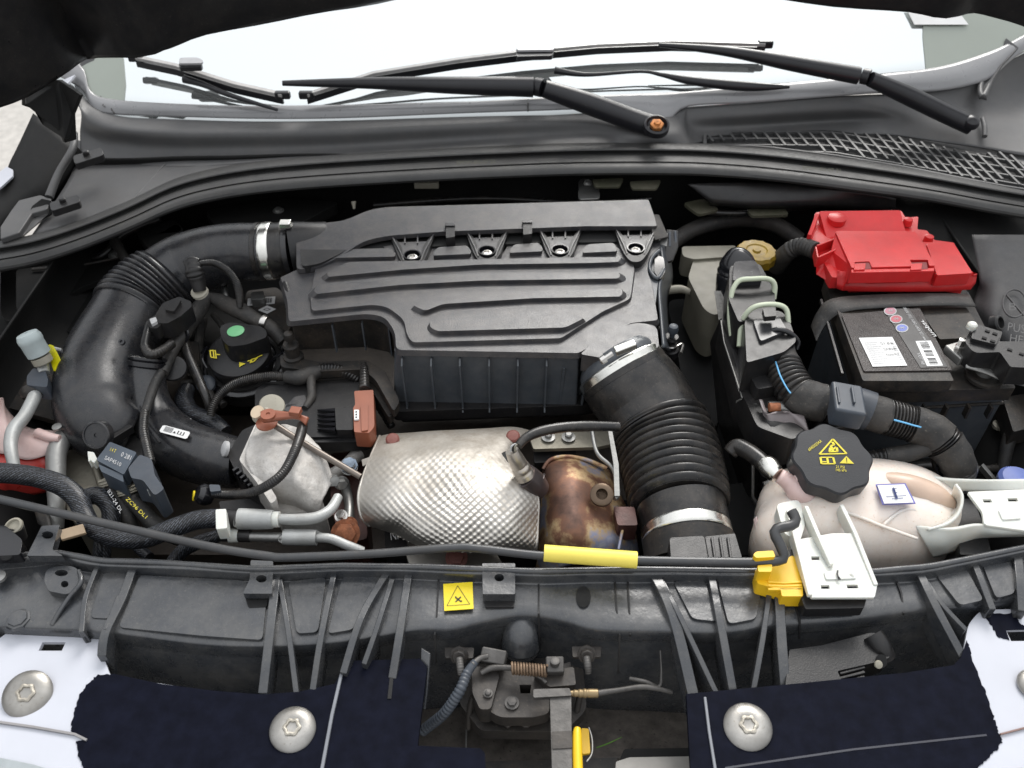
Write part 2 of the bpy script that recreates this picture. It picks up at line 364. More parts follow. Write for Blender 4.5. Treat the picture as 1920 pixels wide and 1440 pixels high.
def strokes(segs, w_):   # line segments to quads
    out = []
    for (a, b, c, d) in segs:
        dx, dy = c-a, d-b; l = math.hypot(dx, dy) or 1; nx, ny = -dy/l*w_/2, dx/l*w_/2
        out.append([(a+nx,b+ny),(c+nx,d+ny),(c-nx,d-ny),(a-nx,b-ny)])
    return out
def hexb(name, at, r, h, m, parent=None, axis=(0,0,1), washer=1.5, label=None):
    o = lathe(name, [(r*washer,0),(r*washer,h*.18),(r*1.05,h*.2)], at, m, parent, axis=axis, label=label)
    p = V3(at); b = lathe('bolt_head', [(r,h*.2),(r,h*.95),(r*.9,h)], at, m, o, axis=axis, seg=6)
    return o
def dup(o, shift, parent=None):
    c = o.copy(); col.objects.link(c); c.parent = parent
    for ch in [x for x in bpy.data.objects if x.parent == o]:
        dup(ch, Vector(), c)
    c.location = o.location + shift
    return c
# ================= setting =================
g = link('ground', mesh('ground', [(-60,-60,-.85),(60,-60,-.85),(60,60,-.85),(-60,60,-.85)], [(0,1,2,3)]), GND); tag(g, kind='structure')
def stru(o): o['kind'] = 'structure'; return o
# firewall: pressed dark panel behind the engine, running down under the scuttle
def fwf(v, a, b): return v + Vector((0, .012*noise.noise(v*9), 0))
stru(sheet('firewall', [[Vector((x, .61-.05*abs(x)**2, z)) for x in (-.85,-.4,0,.4,.85)] for z in (.012,-.08,-.2,-.6)], DRK, None, 16, 12, fn=fwf))
for s in (-1, 1):
    stru(sheet('inner_wing', [[Vector((s*(.74-.1*(z < -.1)), y, z)) for y in (-.45,-.1,.3,.72)] for z in (-.03,-.1,-.25,-.7)], DRK, None, 12, 12, fn=fwf))
for s in (-1, 1): stru(sheet('wing_top', [[Vector((s*.66, y, -.2)) for y in (-.7,-.2,.2,.56)], [Vector((s*1.3, y, -.21)) for y in (-.7,-.2,.2,.56)]], DRK, None, 6, 6, fn=fwf, th=.01))
stru(box('engine_bay_floor', Vector((0,.05,-.62)), (1.5,1.2,.02), DRB))
stru(sheet('wing_corner', [[Vector((.70,.64,.005)),Vector((.95,.70,.01)),Vector((1.3,.75,.0))],[Vector((.66,.45,-.03)),Vector((.9,.45,-.03)),Vector((1.3,.45,-.03))],[Vector((.70,.2,-.06)),Vector((.9,.2,-.06)),Vector((1.3,.2,-.06))]], DRK, None, 5, 5, fn=fwf, th=.01))
# ================= bonnet =================
t = T('bonnet', (250, 60, .26), 'black open bonnet underside hanging over the windscreen at the top of the picture', 'bonnet')
ed = [(-260,330,.16),(-60,215,.2),(40,178,.21),(110,140,.22),(165,108,.22),(262,104,.24),(305,92,.24),(380,63,.25),(520,33,.26),(660,8,.27),(800,-18,.28),(1100,-40,.29),(1400,-12,.28),(1560,10,.27),(1700,20,.26),(1765,32,.25),(1820,22,.25),(1890,38,.24),(1960,60,.22),(2100,90,.2)]
E0 = [Z(p[0], p[1]-13, p[2]) for p in ed]; rows = [E0]
for k, (dy, dz) in enumerate(((-.015,.04),(-.03,.09),(-.06,.19))):
    rows.append([p+Vector((0, dy*f, dz*f)) for p in E0 for f in [.3+.75*min(1, max(0, (-p.x-.05)/.3))+.5*min(1, max(0, (p.x-.35)/.2))]])
def bonf(v, a, b): return v + Vector((0, -.012*max(0, noise.noise(Vector((v.x*7, v.z*9, 1))))*min(1, a*6), 0))
sheet('inner_panel', rows, GLB if 0 else BLK, t, 3, 4, th=-.02, fn=bonf)
rim = [p+Vector((0,-.006,.006)) for p in E0]
tubep('edge_fold', [Vector(q) for q in cr([tuple(p) for p in rim], 4)], [.009]*(19*4+1), BLK, t, seg=10)
# hinge
t = T('hinge_assembly', (100,300,.0), 'black steel bonnet hinge arm at the left corner of the bay', 'hinge')
slab('hinge_arm', [(40,150,.2),(110,150,.2),(150,178,.19),(135,215,.15),(122,262,.12),(80,235,.13),(62,205,.16),(40,198,.18)], .012, DRK, t, .002)
slab('bracket', [(110,188,.15),(124,170,.15),(140,176,.15),(144,262,.08),(122,268,.08),(106,225,.12)], .01, DRK, t, .002)
tube('gutter_edge', [(140,250,.06,6),(136,280,.05,7),(110,325,.03,7),(92,370,.01,8)], COW, t, seg=8)
slab('hinge_foot', [(20,395,.01),(35,375,.012),(75,365,.014),(96,372,.012),(88,392,.01),(60,400,.008),(36,436,.006),(0,448,.006),(0,425,.008)], .01, COW, t, .002)
slab('side_plate', [(60,386,.012),(78,372,.018),(96,376,.016),(98,400,.0),(60,420,-.006),(40,436,-.004)], .006, DRK, t, .001)
for x, y in ((118,378), (162,290)):
    prism('stud_plate', rnd([(x-26,y+2),(x+28,y-14),(x+33,y),(x-22,y+18)], 6), .02 if y > 300 else .05, .012, BLK, t)
    lathe('stud', [(6,0),(6,6),(4,8)], (x,y,.02 if y > 300 else .05), BLK, t, seg=10)
t = T('wing', (40,330,.0), 'glossy black painted front wing beyond the left edge of the bay', 'car body panel')
sheet('wing_panel', [[(62,212,.06),(20,300,.02),(-10,340,.0),(-200,420,-.03)], [(150,280,.02),(100,370,-.02),(40,400,-.03),(-100,520,-.06)], [(150,300,-.1),(110,390,-.14),(60,430,-.15),(-80,560,-.16)]], DRK, t, 5, 5)
slab('white_flange', [(-10,330,.01),(12,312,.015),(24,318,.014),(24,330,.01),(0,352,.006),(-10,356,.006)], .004, WHT, t)
slab('white_rail', [(96,172,.09),(118,150,.095),(140,140,.1),(132,150,.1),(104,182,.09)], .004, WHT, t)
# ================= windscreen =================
t = T('windscreen', (960,190,.07), 'pale windscreen glass mirroring the white sky behind the wipers', 'windscreen')
lo = [(60,120),(125,150),(165,190),(230,204),(400,216),(640,214),(820,206),(1000,200),(1200,188),(1300,182),(1500,166),(1700,143),(1800,130),(1880,100),(1960,60)]
SL = Vector((0, .866, .5))
GP = [[W(x,y)+SL*k for (x,y) in lo] for k in (-.02,.1,.2,.35,.6,1.0)]
def glf(v, a, b): return v - WN*(.0*v.x)
m = bpy.data.materials.new('coated_glass'); m.use_nodes = True; b = m.node_tree.nodes['Principled BSDF']
b.inputs['Base Color'].default_value = (.72,.75,.745,1); b.inputs['Metallic'].default_value = .9; b.inputs['Roughness'].default_value = .04
GLS = m
sheet('glass', GP, GLS, t, 4, 2, th=.005)
def onW(pts, lift=.002): return [W(x,y)+WN*lift for x,y in pts]
RFG = mat('reflection_grey', (.3,.33,.29), .35, var=.05, vs=5)  # grey side reflections painted on the glass as flat bands
slab('reflection_band', onW([(-60,60),(215,60),(232,110),(236,160),(232,200),(170,188),(150,150)]), .002, RFG, t, 0)
slab('reflection_band', onW([(1732,-40),(2000,-40),(1960,90),(1860,108),(1790,122),(1736,132),(1730,70)]), .002, RFG, t, 0)
slab('sticker', onW([(1697,20),(1790,20),(1813,50),(1712,50)], .006), .001, PAP, t, 0)
# ================= scuttle =================
t = T('scuttle_panel', (960,250,.03), 'matte grey plastic scuttle panel below the windscreen with a louvred grille', 'car trim')
# black lip under the glass, sky sheen painted in as lighter grey
X = [(60,96,120),(150,128,165),(172,180,205),(215,196,215),(330,204,219),(480,208,223),(640,206,222),(860,201,213),(1010,193,208),(1095,190,206),(1180,186,215),(1250,183,225),(1290,181,200),(1400,172,193),(1560,158,181),(1640,150,175),(1760,135,170),(1850,108,150),(1900,85,110),(1960,50,75)]
sheet('upper_lip', [[W(a,b-4)+Vector((0,0,.006)) for a,b,c in X], [W(a,(b+c)/2-1)+Vector((0,-.002,.007)) for a,b,c in X], [Z(a,c,W(a,c).z+.0) for a,b,c in X]], mat('lip_sheen_grey', (.22,.22,.225), .3, spec=1.0, var=.05), t, 4, 3, th=.003)
# wall below the lip, recesses and the pods round the wiper pivots.  columns: x, y top, (y,z) mid, (y,z) low, (y,z) bottom
def zt(x, y): return W(x, y).z-.003
C = [(118,140,(150,200,.07),(150,250,.03),(150,300,.0)),
     (160,178,(170,225,.055),(180,262,.02),(200,300,.0)),
     (215,212,(220,240,.05),(228,272,.018),(245,306,.0)),
     (330,219,(330,248,.045),(332,282,.012),(335,315,.0)),
     (480,223,(480,248,.042),(480,280,.012),(480,304,.004)),
     (640,221,(640,245,.042),(640,275,.014),(640,294,.01)),
     (860,213,(860,235,.045),(860,262,.02),(860,284,.014)),
     (1030,207,(1035,228,.046),(1040,254,.024),(1045,276,.018)),
     (1095,206,(1115,228,.046),(1125,252,.028),(1130,272,.02)),
     (1165,208,(1175,235,.046),(1178,255,.036),(1185,272,.022)),
     (1240,205,(1240,235,.045),(1240,256,.036),(1240,271,.022)),
     (1284,200,(1280,225,.045),(1282,248,.036),(1290,272,.022)),
     (1300,199,(1300,222,.04),(1306,244,.02),(1318,266,.012)),
     (1420,191,(1420,215,.045),(1420,236,.02),(1430,256,.012)),
     (1560,181,(1560,208,.045),(1562,228,.02),(1570,252,.012)),
     (1615,178,(1628,205,.05),(1640,225,.03),(1660,252,.016)),
     (1680,175,(1700,205,.052),(1720,232,.036),(1740,262,.02)),
     (1770,165,(1800,200,.052),(1820,240,.036),(1840,276,.02)),
     (1842,150,(1860,195,.05),(1872,240,.035),(1888,285,.02)),
     (1890,110,(1905,180,.05),(1915,235,.035),(1930,292,.02)),
     (1960,70,(1965,170,.05),(1975,235,.035),(1990,300,.02))]
rows = [[Z(c[0], c[1], zt(c[0], c[1])) for c in C]] + [[Z(*c[k]) for c in C] for k in (2,3,4)]
sheet('rear_wall', rows, COW, t, 5, 6, th=.003)
# left shelf
sheet('left_shelf', [[(146,262,-.0),(215,292,0),(320,311,.001),(470,300,.003),(640,289,.009)],[(132,330,-.004),(200,345,-.002),(300,345,0),(420,325,.0),(640,300,.006)],[(60,440,-.01),(150,425,-.008),(250,390,-.006),(380,345,-.004),(640,312,.0)]], COW, t, 6, 6, th=.003)
fin('joint', [(312,303,.003),(238,385,-.003)], .003, .003, COW, t)
fin('joint', [(208,202,.075),(214,211,.068)], .003, .004, COW, t); fin('joint', [(990,192,.07),(990,206,.062)], .003, .004, COW, t)
slab('pillar_trim', [(150,90,.13),(176,95,.125),(180,150,.085),(196,200,.065),(170,186,.065),(150,160,.08)], .005, COW, t, .001)
slab('pillar_trim', [(1886,70,.14),(1910,88,.13),(1880,120,.11),(1862,150,.09),(1850,185,.07),(1838,182,.07),(1842,150,.085),(1868,118,.105)], .006, COW, t, .0015)
tube('pod_rim', [(1870,122,.105,5),(1848,140,.09,5),(1838,165,.08,5),(1843,182,.074,6),(1858,150,.085,4)], COW, t, seg=8)
tube('pod_rim', [(1842,222,.05,4),(1846,238,.044,5),(1846,256,.036,5)], COW, t, seg=8)
# recess floor on the right and the louvred grille
sheet('recess_floor', [[(1296,250,.012),(1420,240,.012),(1570,236,.012),(1700,250,.014),(1850,278,.014),(1960,300,.014)],[(1310,282,.008),(1420,272,.008),(1570,270,.008),(1700,290,.008),(1850,330,.008),(1960,355,.008)]], COW, t, 4, 4, th=.003)
# grille: bounded by an upper line and a lower line; real bars standing over a black tray
gt = [(1325,252),(1420,248),(1560,246),(1660,250),(1740,268),(1830,287),(1885,283),(1925,310)]
gb = [(1325,272),(1420,270),(1560,287),(1700,310),(1800,330),(1880,345),(1925,352),(1960,356)]
def ev(L, x):
    for a, b in zip(L, L[1:]):
        if a[0] <= x <= b[0]: return a[1]+(b[1]-a[1])*(x-a[0])/(b[0]-a[0])
    return L[-1][1]
sheet('grille_tray', [[Z(x, ev(gt, x)-2, .0135) for x in (1325,1420,1560,1660,1760,1830,1920)], [Z(x, ev(gb, x)+1, .0135) for x in (1325,1420,1560,1660,1760,1830,1920)]], DRB, t, 3, 3, th=.002)
GRL = mat('grille_plastic', (.06,.06,.06), .4, spec=.8)
for k in range(30):
    x = 1328+k*21; y0 = ev(gt, x)
    P = []; 
    for j in range(9):
        yy = y0 + j*12; xx = x + j*(9+ .12*k)
        if yy > ev(gb, min(1955, xx)): break
        P.append((xx, yy, .019))
    if len(P) > 1 and P[0][0] < 1925: fin('grille_bar', P, .0042, .006, GRL, t, bev=0)
for j in range(10):
    y0 = 247+j*11.5; P = []
    for x in range(1326, 1950, 24):
        y = y0 + (0 if x < 1560 else (x-1560)*.16)*min(1, 1) + (x-1326)*.004*j
        if ev(gt, x)-3 <= y <= ev(gb, x)+2: P.append((x, y, .018))
        elif len(P) > 1: break
        else: P = []
    if len(P) > 1: fin('grille_bar', P, .0036, .005, GRL, t, bev=0)
fin('grille_rim', [(x, ev(gb, x)+2, .021) for x in range(1326, 1960, 40)], .005, .01, COW, t)
fin('grille_rim', [(1322,250,.02),(1322,274,.02)], .006, .01, COW, t)
# ================= weather seal =================
s_ = T('weather_seal', (900,300,.02), 'long black rubber bonnet seal curving along the front of the scuttle panel', 'rubber seal')
sp = [(-30,456,-.012),(60,440,-.01),(150,412,-.008),(240,376,-.004),(320,338,0),(390,318,.004),(480,303,.01),(600,292,.015),(760,282,.018),(920,274,.02),(1080,268,.022),(1240,267,.023),(1340,270,.023),(1460,280,.022),(1600,298,.02),(1740,320,.017),(1860,342,.014),(1980,362,.01)]
prof = [(0,0),(3,.006),(9,.009),(14,.007),(17,.0),(19,-.002),(24,.0),(34,-.001),(36,-.004),(39,-.001),(50,-.006),(58,-.014),(58,-.022)]
P0 = [Z(*p) for p in sp]; rows = []
for dy, dz in prof:
    rows.append([Z(x, y+dy*(1.05 if 300 < x < 1700 else 1.0), z+dz) for x, y, z in sp])
sheet('rubber_strip', rows, RUB if 0 else mat('seal_rubber', (.03,.03,.03), .5, bump=(700,.2), dust=.25, dc=(.09,.085,.07)), s_, 6, 2, th=.004, sharp=30)
for (x, y, q) in ((840,305,0),(1488,312,1)):
    MK = mat('faint_mark', (.075,.075,.05), .7)
    O, XX, YY = Z(x,y+6,.0175+.008), Z(x+95,y+2+13*q,.0175+.008), Z(x+1,y-4,.0175+.012)
    text('moulded_lettering', 'EPDM-BS-07 21', Z(x+17,y+5+2*q,.027), Z(x+88,y+2+11*q,.027), Z(x+17,y-2+2*q,.03), MK, s_, lift=.0015)
# small brackets under the seal
b = tag(box('clip_tab', (800,346,-.03), (.045,.012,.012), CRM, None, bev=.002), 'small cream plastic clip tab under the seal near the middle', 'clip')
b = T('pipe_bracket', (1105,350,-.02), 'small grey steel bracket bolted below the seal behind the filter box', 'bracket')
prism('plate', rnd([(1085,335),(1120,335),(1126,372),(1084,374)], 8), -.03, .004, GAL, b); hexb('bolt', (1102,344,-.028), 5, 5, GAL, b, axis=(0,-.7,.7))
# heat pad, dark pressings under the scuttle
for i, pts in enumerate([[(380,395),(520,372),(640,378),(560,420),(410,430)],[(250,430),(330,410),(350,440),(280,470)]]):
    o = prism('firewall_pressing', rnd(pts, 18), -.06, .02, DRK, None, bev=.004); stru(o)
o = sheet('heat_deflector', [[(1290,345,-.005),(1420,342,-.005),(1560,352,-.005),(1680,372,-.005)],[(1330,378,-.03),(1420,382,-.03),(1560,382,-.03),(1680,392,-.03)],[(1330,386,-.05),(1420,392,-.05),(1560,392,-.05),(1680,402,-.05)]], BLK, None, 5, 4)
tag(o, 'dark plastic heat deflector lip between the seal and the red cover', 'trim')
o = tube('clip_pin', [(663,378,-.04,5),(664,392,-.05,2)], CRM, None, seg=8); tag(o, 'tiny cream push pin above the left end of the filter box', 'clip')
# ================= wipers =================
def wiper(name, label, arm, hinge, head, head_w, blade, ad, capm):
    wz = lambda L, lf: [(p[0], p[1], W(p[0], p[1]).z+lf, *p[3:]) for p in L]
    n_ = len(head); head = [(p[0], p[1], max(p[2], W(p[0], p[1]).z+.028*(1-i/(n_-1))+.006)) for i, p in enumerate(head)]
    arm = wz(arm, .03); hinge = (hinge[0], hinge[1], arm[-1][2]); blade = wz(blade, .016); ad = (ad[0], ad[1], W(ad[0], ad[1]).z+.024)
    t = T(name, (head[-1][0], head[-1][1], head[-1][2]), label, 'wiper', 'windscreen wipers')
    fin('blade_rubber', [(x, y+5, z-.006) for x, y, z in blade], .006, .012, ARM, t)
    fin('blade_spring', [(x, y-3, z+.004) for x, y, z in blade], .011, .006, mat('blade_sheen_grey', (.34,.33,.32), .3, var=.15, vs=60, spec=.8), t, bev=.001)  # sky reflection painted into the blade colour
    for q in (0, -1):
        x, y, z = blade[q]; box('blade_end', (x, y, z), (.028,.012,.014), ARM, t, bev=.003)
    x, y, z = ad
    k = .62 if x < 600 else 1
    prism('blade_adapter', rnd([(x-22*k,y-11*k),(x+30*k,y-13*k),(x+50*k,y-4*k),(x+46*k,y+5*k),(x-24*k,y+6*k)], 6), z+.004, .004, mat('adapter_sheen_grey', (.36,.36,.37), .35), t, bev=.002)  # adapter colour lightened to stand for reflected sky
    prism('adapter_clip', rnd([(x-24*k,y+2),(x+48*k,y+2),(x+44*k,y+16*k),(x-24*k,y+18*k)], 4), z-.001, .008, ARM, t, bev=.002)
    # arm: tapering channel
    tube('arm', [(*p[:3], p[3]) for p in arm], ARM, t, seg=14, sharp=60)
    tube('arm_pivot', [(*hinge, head_w*.85),(hinge[0]+14, hinge[1]+3, hinge[2], head_w*.85)], ARM, t, seg=16)
    tube('arm_head', [(*p, head_w*(.8 if i == 0 else 1)) for i, p in enumerate(head)], ARM, t, seg=18)
    x, y, z = head[-1]
    return t, (x, y, z)
t, e = wiper('wiper', 'black wiper arm with rusty uncapped nut reaching from the middle to the left', 
   [(530,156,.085,5),(700,156,.08,11),(850,160,.075,16),(1000,163,.07,19)], (1004,162,.068), [(1020,166,.068),(1100,193,.062),(1180,222,.056),(1230,238,.052)], 20,
   [(255,108,.12),(330,124,.11),(440,158,.098),(530,178,.09)], (350,115,.115), None)
lathe('pivot_cup', [(24,-8),(24,4),(20,6),(18,3),(17,-4)], (1231,236,.064), ARM, t, axis=(0,-.35,.94), seg=28)
lathe('rusty_nut', [(13,0),(13,7),(11,8),(7,8),(6,12),(0.5,13)], (1231,237,.062), mat('orange_rust', (.5,.2,.06), .6, metal=.3, bump=(300,.6), var=.5, vs=150), t, axis=(0,-.35,.94), seg=6)
t, e = wiper('wiper', 'long black wiper arm with a rubber capped pivot at the right end of the scuttle', 
   [(1235,84,.14,4),(1360,96,.13,9),(1480,118,.11,14),(1610,142,.095,16)], (1616,142,.092), [(1632,148,.09),(1700,178,.076),(1770,212,.062),(1822,236,.052)], 17,
   [(575,178,.075),(700,138,.098),(860,112,.115),(980,97,.13),(1120,84,.14),(1260,78,.145),(1435,83,.138)], (992,88,.134), None)
lathe('rubber_cap', [(15,0),(16,5),(13,12),(6,16),(.5,17)], (1818,233,.056), ARM, t, axis=(0,-.35,.94), seg=20)
j = T('wiper_reflection', (1150,136,.1), 'thin dark line under the upper wiper blade, built as its reflection in the glass', 'hose')
tube('tube', [(p[0],p[1],W(p[0],p[1]).z+.012,p[3]) for p in [(1040,132,.105,7),(1100,140,.1,4),(1200,134,.104,3),(1240,140,.1,4),(1300,152,.092,8),(1400,162,.086,9),(1480,163,.085,3)]], ARM, j, seg=10)  # dark reflection of the wiper in the glass, built as a tube
j = T('wiper_arm_link', (450,180,.08), 'thin black hose below the left wiper blade', 'hose')
tube('tube', [(p[0],p[1],W(p[0],p[1]).z+.012,p[3]) for p in [(345,148,.105,8),(380,158,.1,6),(430,178,.09,5),(520,206,.075,3)]], ARM, j, seg=10)
# ================= air filter box =================
t = T('air_filter_box', (950,620,-.1), 'large dark grey plastic air filter box with raised ribs on its lid', 'filter box')
lid = rnd([(526,520,3),(640,466,10),(742,458,4),(752,482,14),(775,497,14),(800,484,10),(815,458,5),(880,452,6),(893,478,12),(918,490,14),(943,476,10),(958,450,5),(1015,448,6),(1030,474,12),(1052,484,14),(1077,470,10),(1092,446,5),(1160,446,6),(1172,470,12),(1194,482,12),(1215,468,10),(1222,440,4),(1238,446,4),(1240,462,8),(1222,476,14),(1212,505,14),(1222,530,8),(1234,600,6),(1180,606,10),(1085,662,6),(742,656,12),(741,622,14),(722,594,20),(690,588,20),(541,603,8),(539,565,8)], 8)
prism('lid', lid, 0, .0085, LID, t, bev=.0038, seg=4, draft=.012)
field = rnd([(592,500,8),(640,476,10),(742,470,6),(760,498,10),(775,503,10),(805,492,10),(880,470,6),(905,494,12),(935,494,12),(960,470,6),(1015,466,6),(1040,488,12),(1070,488,10),(1095,466,6),(1160,464,6),(1180,486,10),(1190,500,10),(1182,560,8),(1130,584,5),(1052,634,6),(772,642,10),(762,625,14),(758,600,26),(728,576,26),(700,571,20),(584,583,8),(582,556,8)], 8)
prism('raised_field', field, .006, .0075, LID, t, bev=.004, seg=4, draft=.01)
for pts in ([(612,512,6),(652,491,6),(1104,482,8),(1166,482,8),(1160,491,6),(1104,493,8),(900,496,8),(760,505,8),(616,519,6)],
            [(600,532,8),(750,518,8),(900,512,8),(1160,510,8),(1163,518,6),(1158,522,8),(900,526,8),(750,534,8),(594,551,8),(588,544,8)],
            [(780,570,6),(800,566,6),(1010,545,9),(1165,541,9),(1168,550,6),(1162,556,8),(1000,559,9),(830,570,9),(797,583,8),(776,573,5)],
            [(806,602,8),(1080,590,8),(1096,596,7),(1060,614,8),(820,621,8),(806,613,6)]):
    prism('raised_bar', rnd(pts, 6), .0125, .008, LID, t, bev=.0042, seg=4, draft=.05)
for x0, x1, y in ((600,742,460),(812,884,455),(955,1018,450),(1092,1158,450)):
    prism('raised_pad', rnd([(x0+10,y+8),(x1-8,y+5),(x1,y+16),(x1-2,y+21),(x0,y+24),(x0+2,y+16)], 5), .0125, .01, LID, t, bev=.0018)
# rear duct cover
prism('rear_duct_cover', rnd([(555,424,6),(605,418,20),(645,414,20),(690,394,20),(724,388,20),(1216,374,4),(1228,408,3),(1232,424,4),(1100,424,4),(830,434,4),(725,442,20),(680,452,30),(640,480,20),(596,500,10),(556,506,10)], 10), .022, .008, LID, t, bev=.004, seg=3, draft=.004, zf=lambda x, y: .027-(y-374)*.00014)
prism('rear_wall', rnd([(566,500,8),(600,494,10),(645,472,14),(684,448,20),(730,437,14),(1226,420),(1220,390),(700,405),(600,430),(560,440)], 6), .0138, .045, BLK, t, bev=.001)
prism('channel', rnd([(690,446),(760,432),(1232,428),(1236,452),(1000,456),(742,464),(650,472)], 3), .0035, .006, DRB, t, bev=.001)
# V shaped screw brackets
sx = ((775,490,736,820),(913,484,866,944),(1050,478,1004,1068),(1194,474,1146,1222))
for i, (cx, cy, xa, xb) in enumerate(((773,478,740,822),(913,470,868,942),(1050,468,1000,1064),(1192,465,1146,1222))):
    tp = cy-47+ (4 if i == 0 else 0)
    xa, xb = cx-42, cx+42
    o = prism('screw_bracket', rnd([(xa-2,tp,2),(xa+2,tp,2),(cx-18,cy-14,10),(cx-18,cy+8,10),(cx,cy+16,12),(cx+18,cy+8,10),(cx+18,cy-14,10),(xb-2,tp,2),(xb+2,tp,2),(cx+25,cy+6,10),(cx+10,cy+26,12),(cx-10,cy+26,12),(cx-25,cy+6,10)], 4), .012, .012, BLK, t, bev=.0008)
    prism('bracket_plate', rnd([(cx-34,cy-24),(cx+34,cy-26),(cx+20,cy+4),(cx+8,cy+16),(cx-8,cy+16),(cx-20,cy+4)], 6), .0105, .006, LID, t, bev=.001, holes=[circ(cx,cy+2,17,12,18)])
    lathe('screw_cup', [(17,-12),(17,3.5),(14.5,3.5),(14,-11)], (cx,cy+2,.008), GLB, t, seg=24)
    s_ = lathe('screw', [(10,-7),(10,0),(7,2),(6,2),(5.5,-1),(2,-1.5)], (cx,cy+4,.009), STL, t, seg=12)
    for sg in (-1, 1): fin('bracket_edge', [(cx+sg*42,tp,.0145),(cx+sg*22,cy-6,.0145),(cx+sg*16,cy+10,.0135)], .002, .004, LID, t, bev=0)
    for dx in (-12, 12): fin('rib', [(cx+dx-2,tp,.014),(cx+dx-2,cy-22,.0125)], .0022, .006, LID, t, bev=0)
for x, y in ((845,436),(990,430)):
    prism('latch_post', rnd([(x-9,y-14),(x+7,y-14),(x+8,y+8),(x-9,y+10)], 2), .024, .022, BLK, t, bev=.001)
    prism('latch_cap', rnd([(x-11,y-18),(x+8,y-18),(x+8,y-13),(x-11,y-13)], 2), .026, .006, GLB, t, bev=.0008)
slab('edge_clip', [(1158+64,402,.02),(1236,402,.02),(1242,416,.015),(1254,444,.01),(1228,450,.01),(1222,432,.016)], .003, BLD, t, .001)
slab('metal_tab', [(1234,420,.012),(1252,438,.01),(1250,462,.0),(1238,458,.0)], .002, GAL, t)
slab('metal_tab', [(718,462,.007),(742,458,.007),(746,470,.007),(730,472,.007)], .004, LID, t)
# lower case, front section with ribs
case = rnd([(737,660,10),(1086,666,4),(1088,650,4),(1210,606,10),(1226,600,6),(1240,470,10),(1000,470,4),(760,600,4)], 6)
prism('lower_case', case, -.0065, .107, CAS, t, bev=.002, draft=.045)
for x in (753,808,862,917,971,1025):
    a = Z(x,668,-.009)+Vector((0,-.004,0)); b = a+Vector((-.0008 if x > 900 else .0012, -.003, -.088))
    fin('rib', [a+Vector((0,.004,-.004)), a+Vector((0,-.0055,-.010)), b+Vector((0,-.0048,0)), b+Vector((0,-.009,-.006))], .0026, .009, CAS, t, up=(0,-1,.1), bev=.0005)
P = Z(1056,668,-.011)
fin('rib', [P+Vector((.002,-.006,-.018)), P+Vector((-.002,-.006,-.09))], .004, .01, CAS, t, up=(0,-1,.1)); fin('rib', [P+Vector((.034,-.008,-.035)), P+Vector((.03,-.008,-.088))], .003, .01, CAS, t, up=(0,-1,.1))
fl = rnd([(730,752,10),(1092,740,10),(1110,775,10),(1070,785,10),(905,793,14),(775,796,12),(738,786,14)], 8)
prism('case_flange', rnd([(735,772,10),(1092,760,10),(1150,740,10),(1240,600),(760,600)], 8), -.098, .018, BLK, t, bev=.003)
prism('case_flange_lower', rnd([(748,776,10),(1098,762,10),(1150,750,10),(1240,610),(770,610)], 8), -.117, .018, BLK, t, bev=.003)
# left shelf section
prism('side_case', rnd([(541,592,8),(690,586,26),(724,596,22),(742,625,14),(741,668,8),(741,600,4),(560,560,4)], 8), -.012, .066, BLD, t, bev=.002, draft=.01)
for x, y in ((622,604),(678,600),(728,610)):
    a = Z(x,y,-.012); fin('rib', [a+Vector((0,-.003,-.004)), a+Vector((0,-.0035,-.055))], .0022, .008, CAS, t, up=(0,-1,.1), bev=.0004)
prism('side_flange', rnd([(524,664),(600,678),(688,675),(722,694),(750,752),(738,772),(704,712),(680,692),(600,696),(526,688)], 8), -.064, .014, BLD, t, bev=.003)
prism('side_flange', rnd([(530,684),(600,697),(682,690),(712,712),(740,770),(730,785),(694,726),(670,706),(600,712),(532,704)], 8), -.082, .014, BLD, t, bev=.003)
sheet('side_wing', [[(526,520,-.004),(600,496,-.004),(655,474,0)],[(530,545,-.006),(590,520,-.004),(620,505,-.003)],[(545,562,-.008),(580,545,-.008),(600,530,-.008)]], BLK, t, 4, 4)
o = tube('moulded_edge', [(534,530,.0,5),(542,556,-.006,7),(540,580,-.012,6)], BLK, t, seg=8)
# outlet port for the hose
tube('outlet_port', [(1147,668,-.030,68),(1155,680,-.035,78),(1166,696,-.042,80)], CAS, t, seg=36)
prism('port_blend', rnd([(1088,664,6),(1118,636,20),(1160,612,20),(1200,604,16),(1232,612,10),(1236,650,6),(1180,680,6)], 10), .004, .03, LID, t, bev=.006, seg=4)
# right side bits of the box
sheet('side_panel', [[(1240,458,.0),(1245,500,-.004),(1238,540,-.006),(1242,600,-.01),(1246,650,-.014)],[(1256,470,-.06),(1262,520,-.06),(1252,560,-.07),(1255,620,-.07),(1262,660,-.07)]], CAS, t, 5, 4, th=.004)
prism('side_catch', rnd([(1228,478),(1245,482),(1248,510),(1238,524),(1226,510)], 5), -.002, .012, GLB, t)
tube('side_rim', [(1236,470,.0,4),(1222,484,-.0,4),(1218,505,-.002,4),(1232,522,-.003,4),(1245,505,-.004,4)], CAS, t, seg=8)
slab('side_bracket', [(1250,430,-.01),(1272,432,-.01),(1272,462,-.02),(1262,488,-.03),(1246,492,-.03)], .006, BLK, t, .001)
fin('bracket_bar', [(1256,434,-.008),(1256,462,-.02)], .004, .004, GRY, t); fin('bracket_bar', [(1266,432,-.008),(1268,460,-.02)], .004, .004, GRY, t)
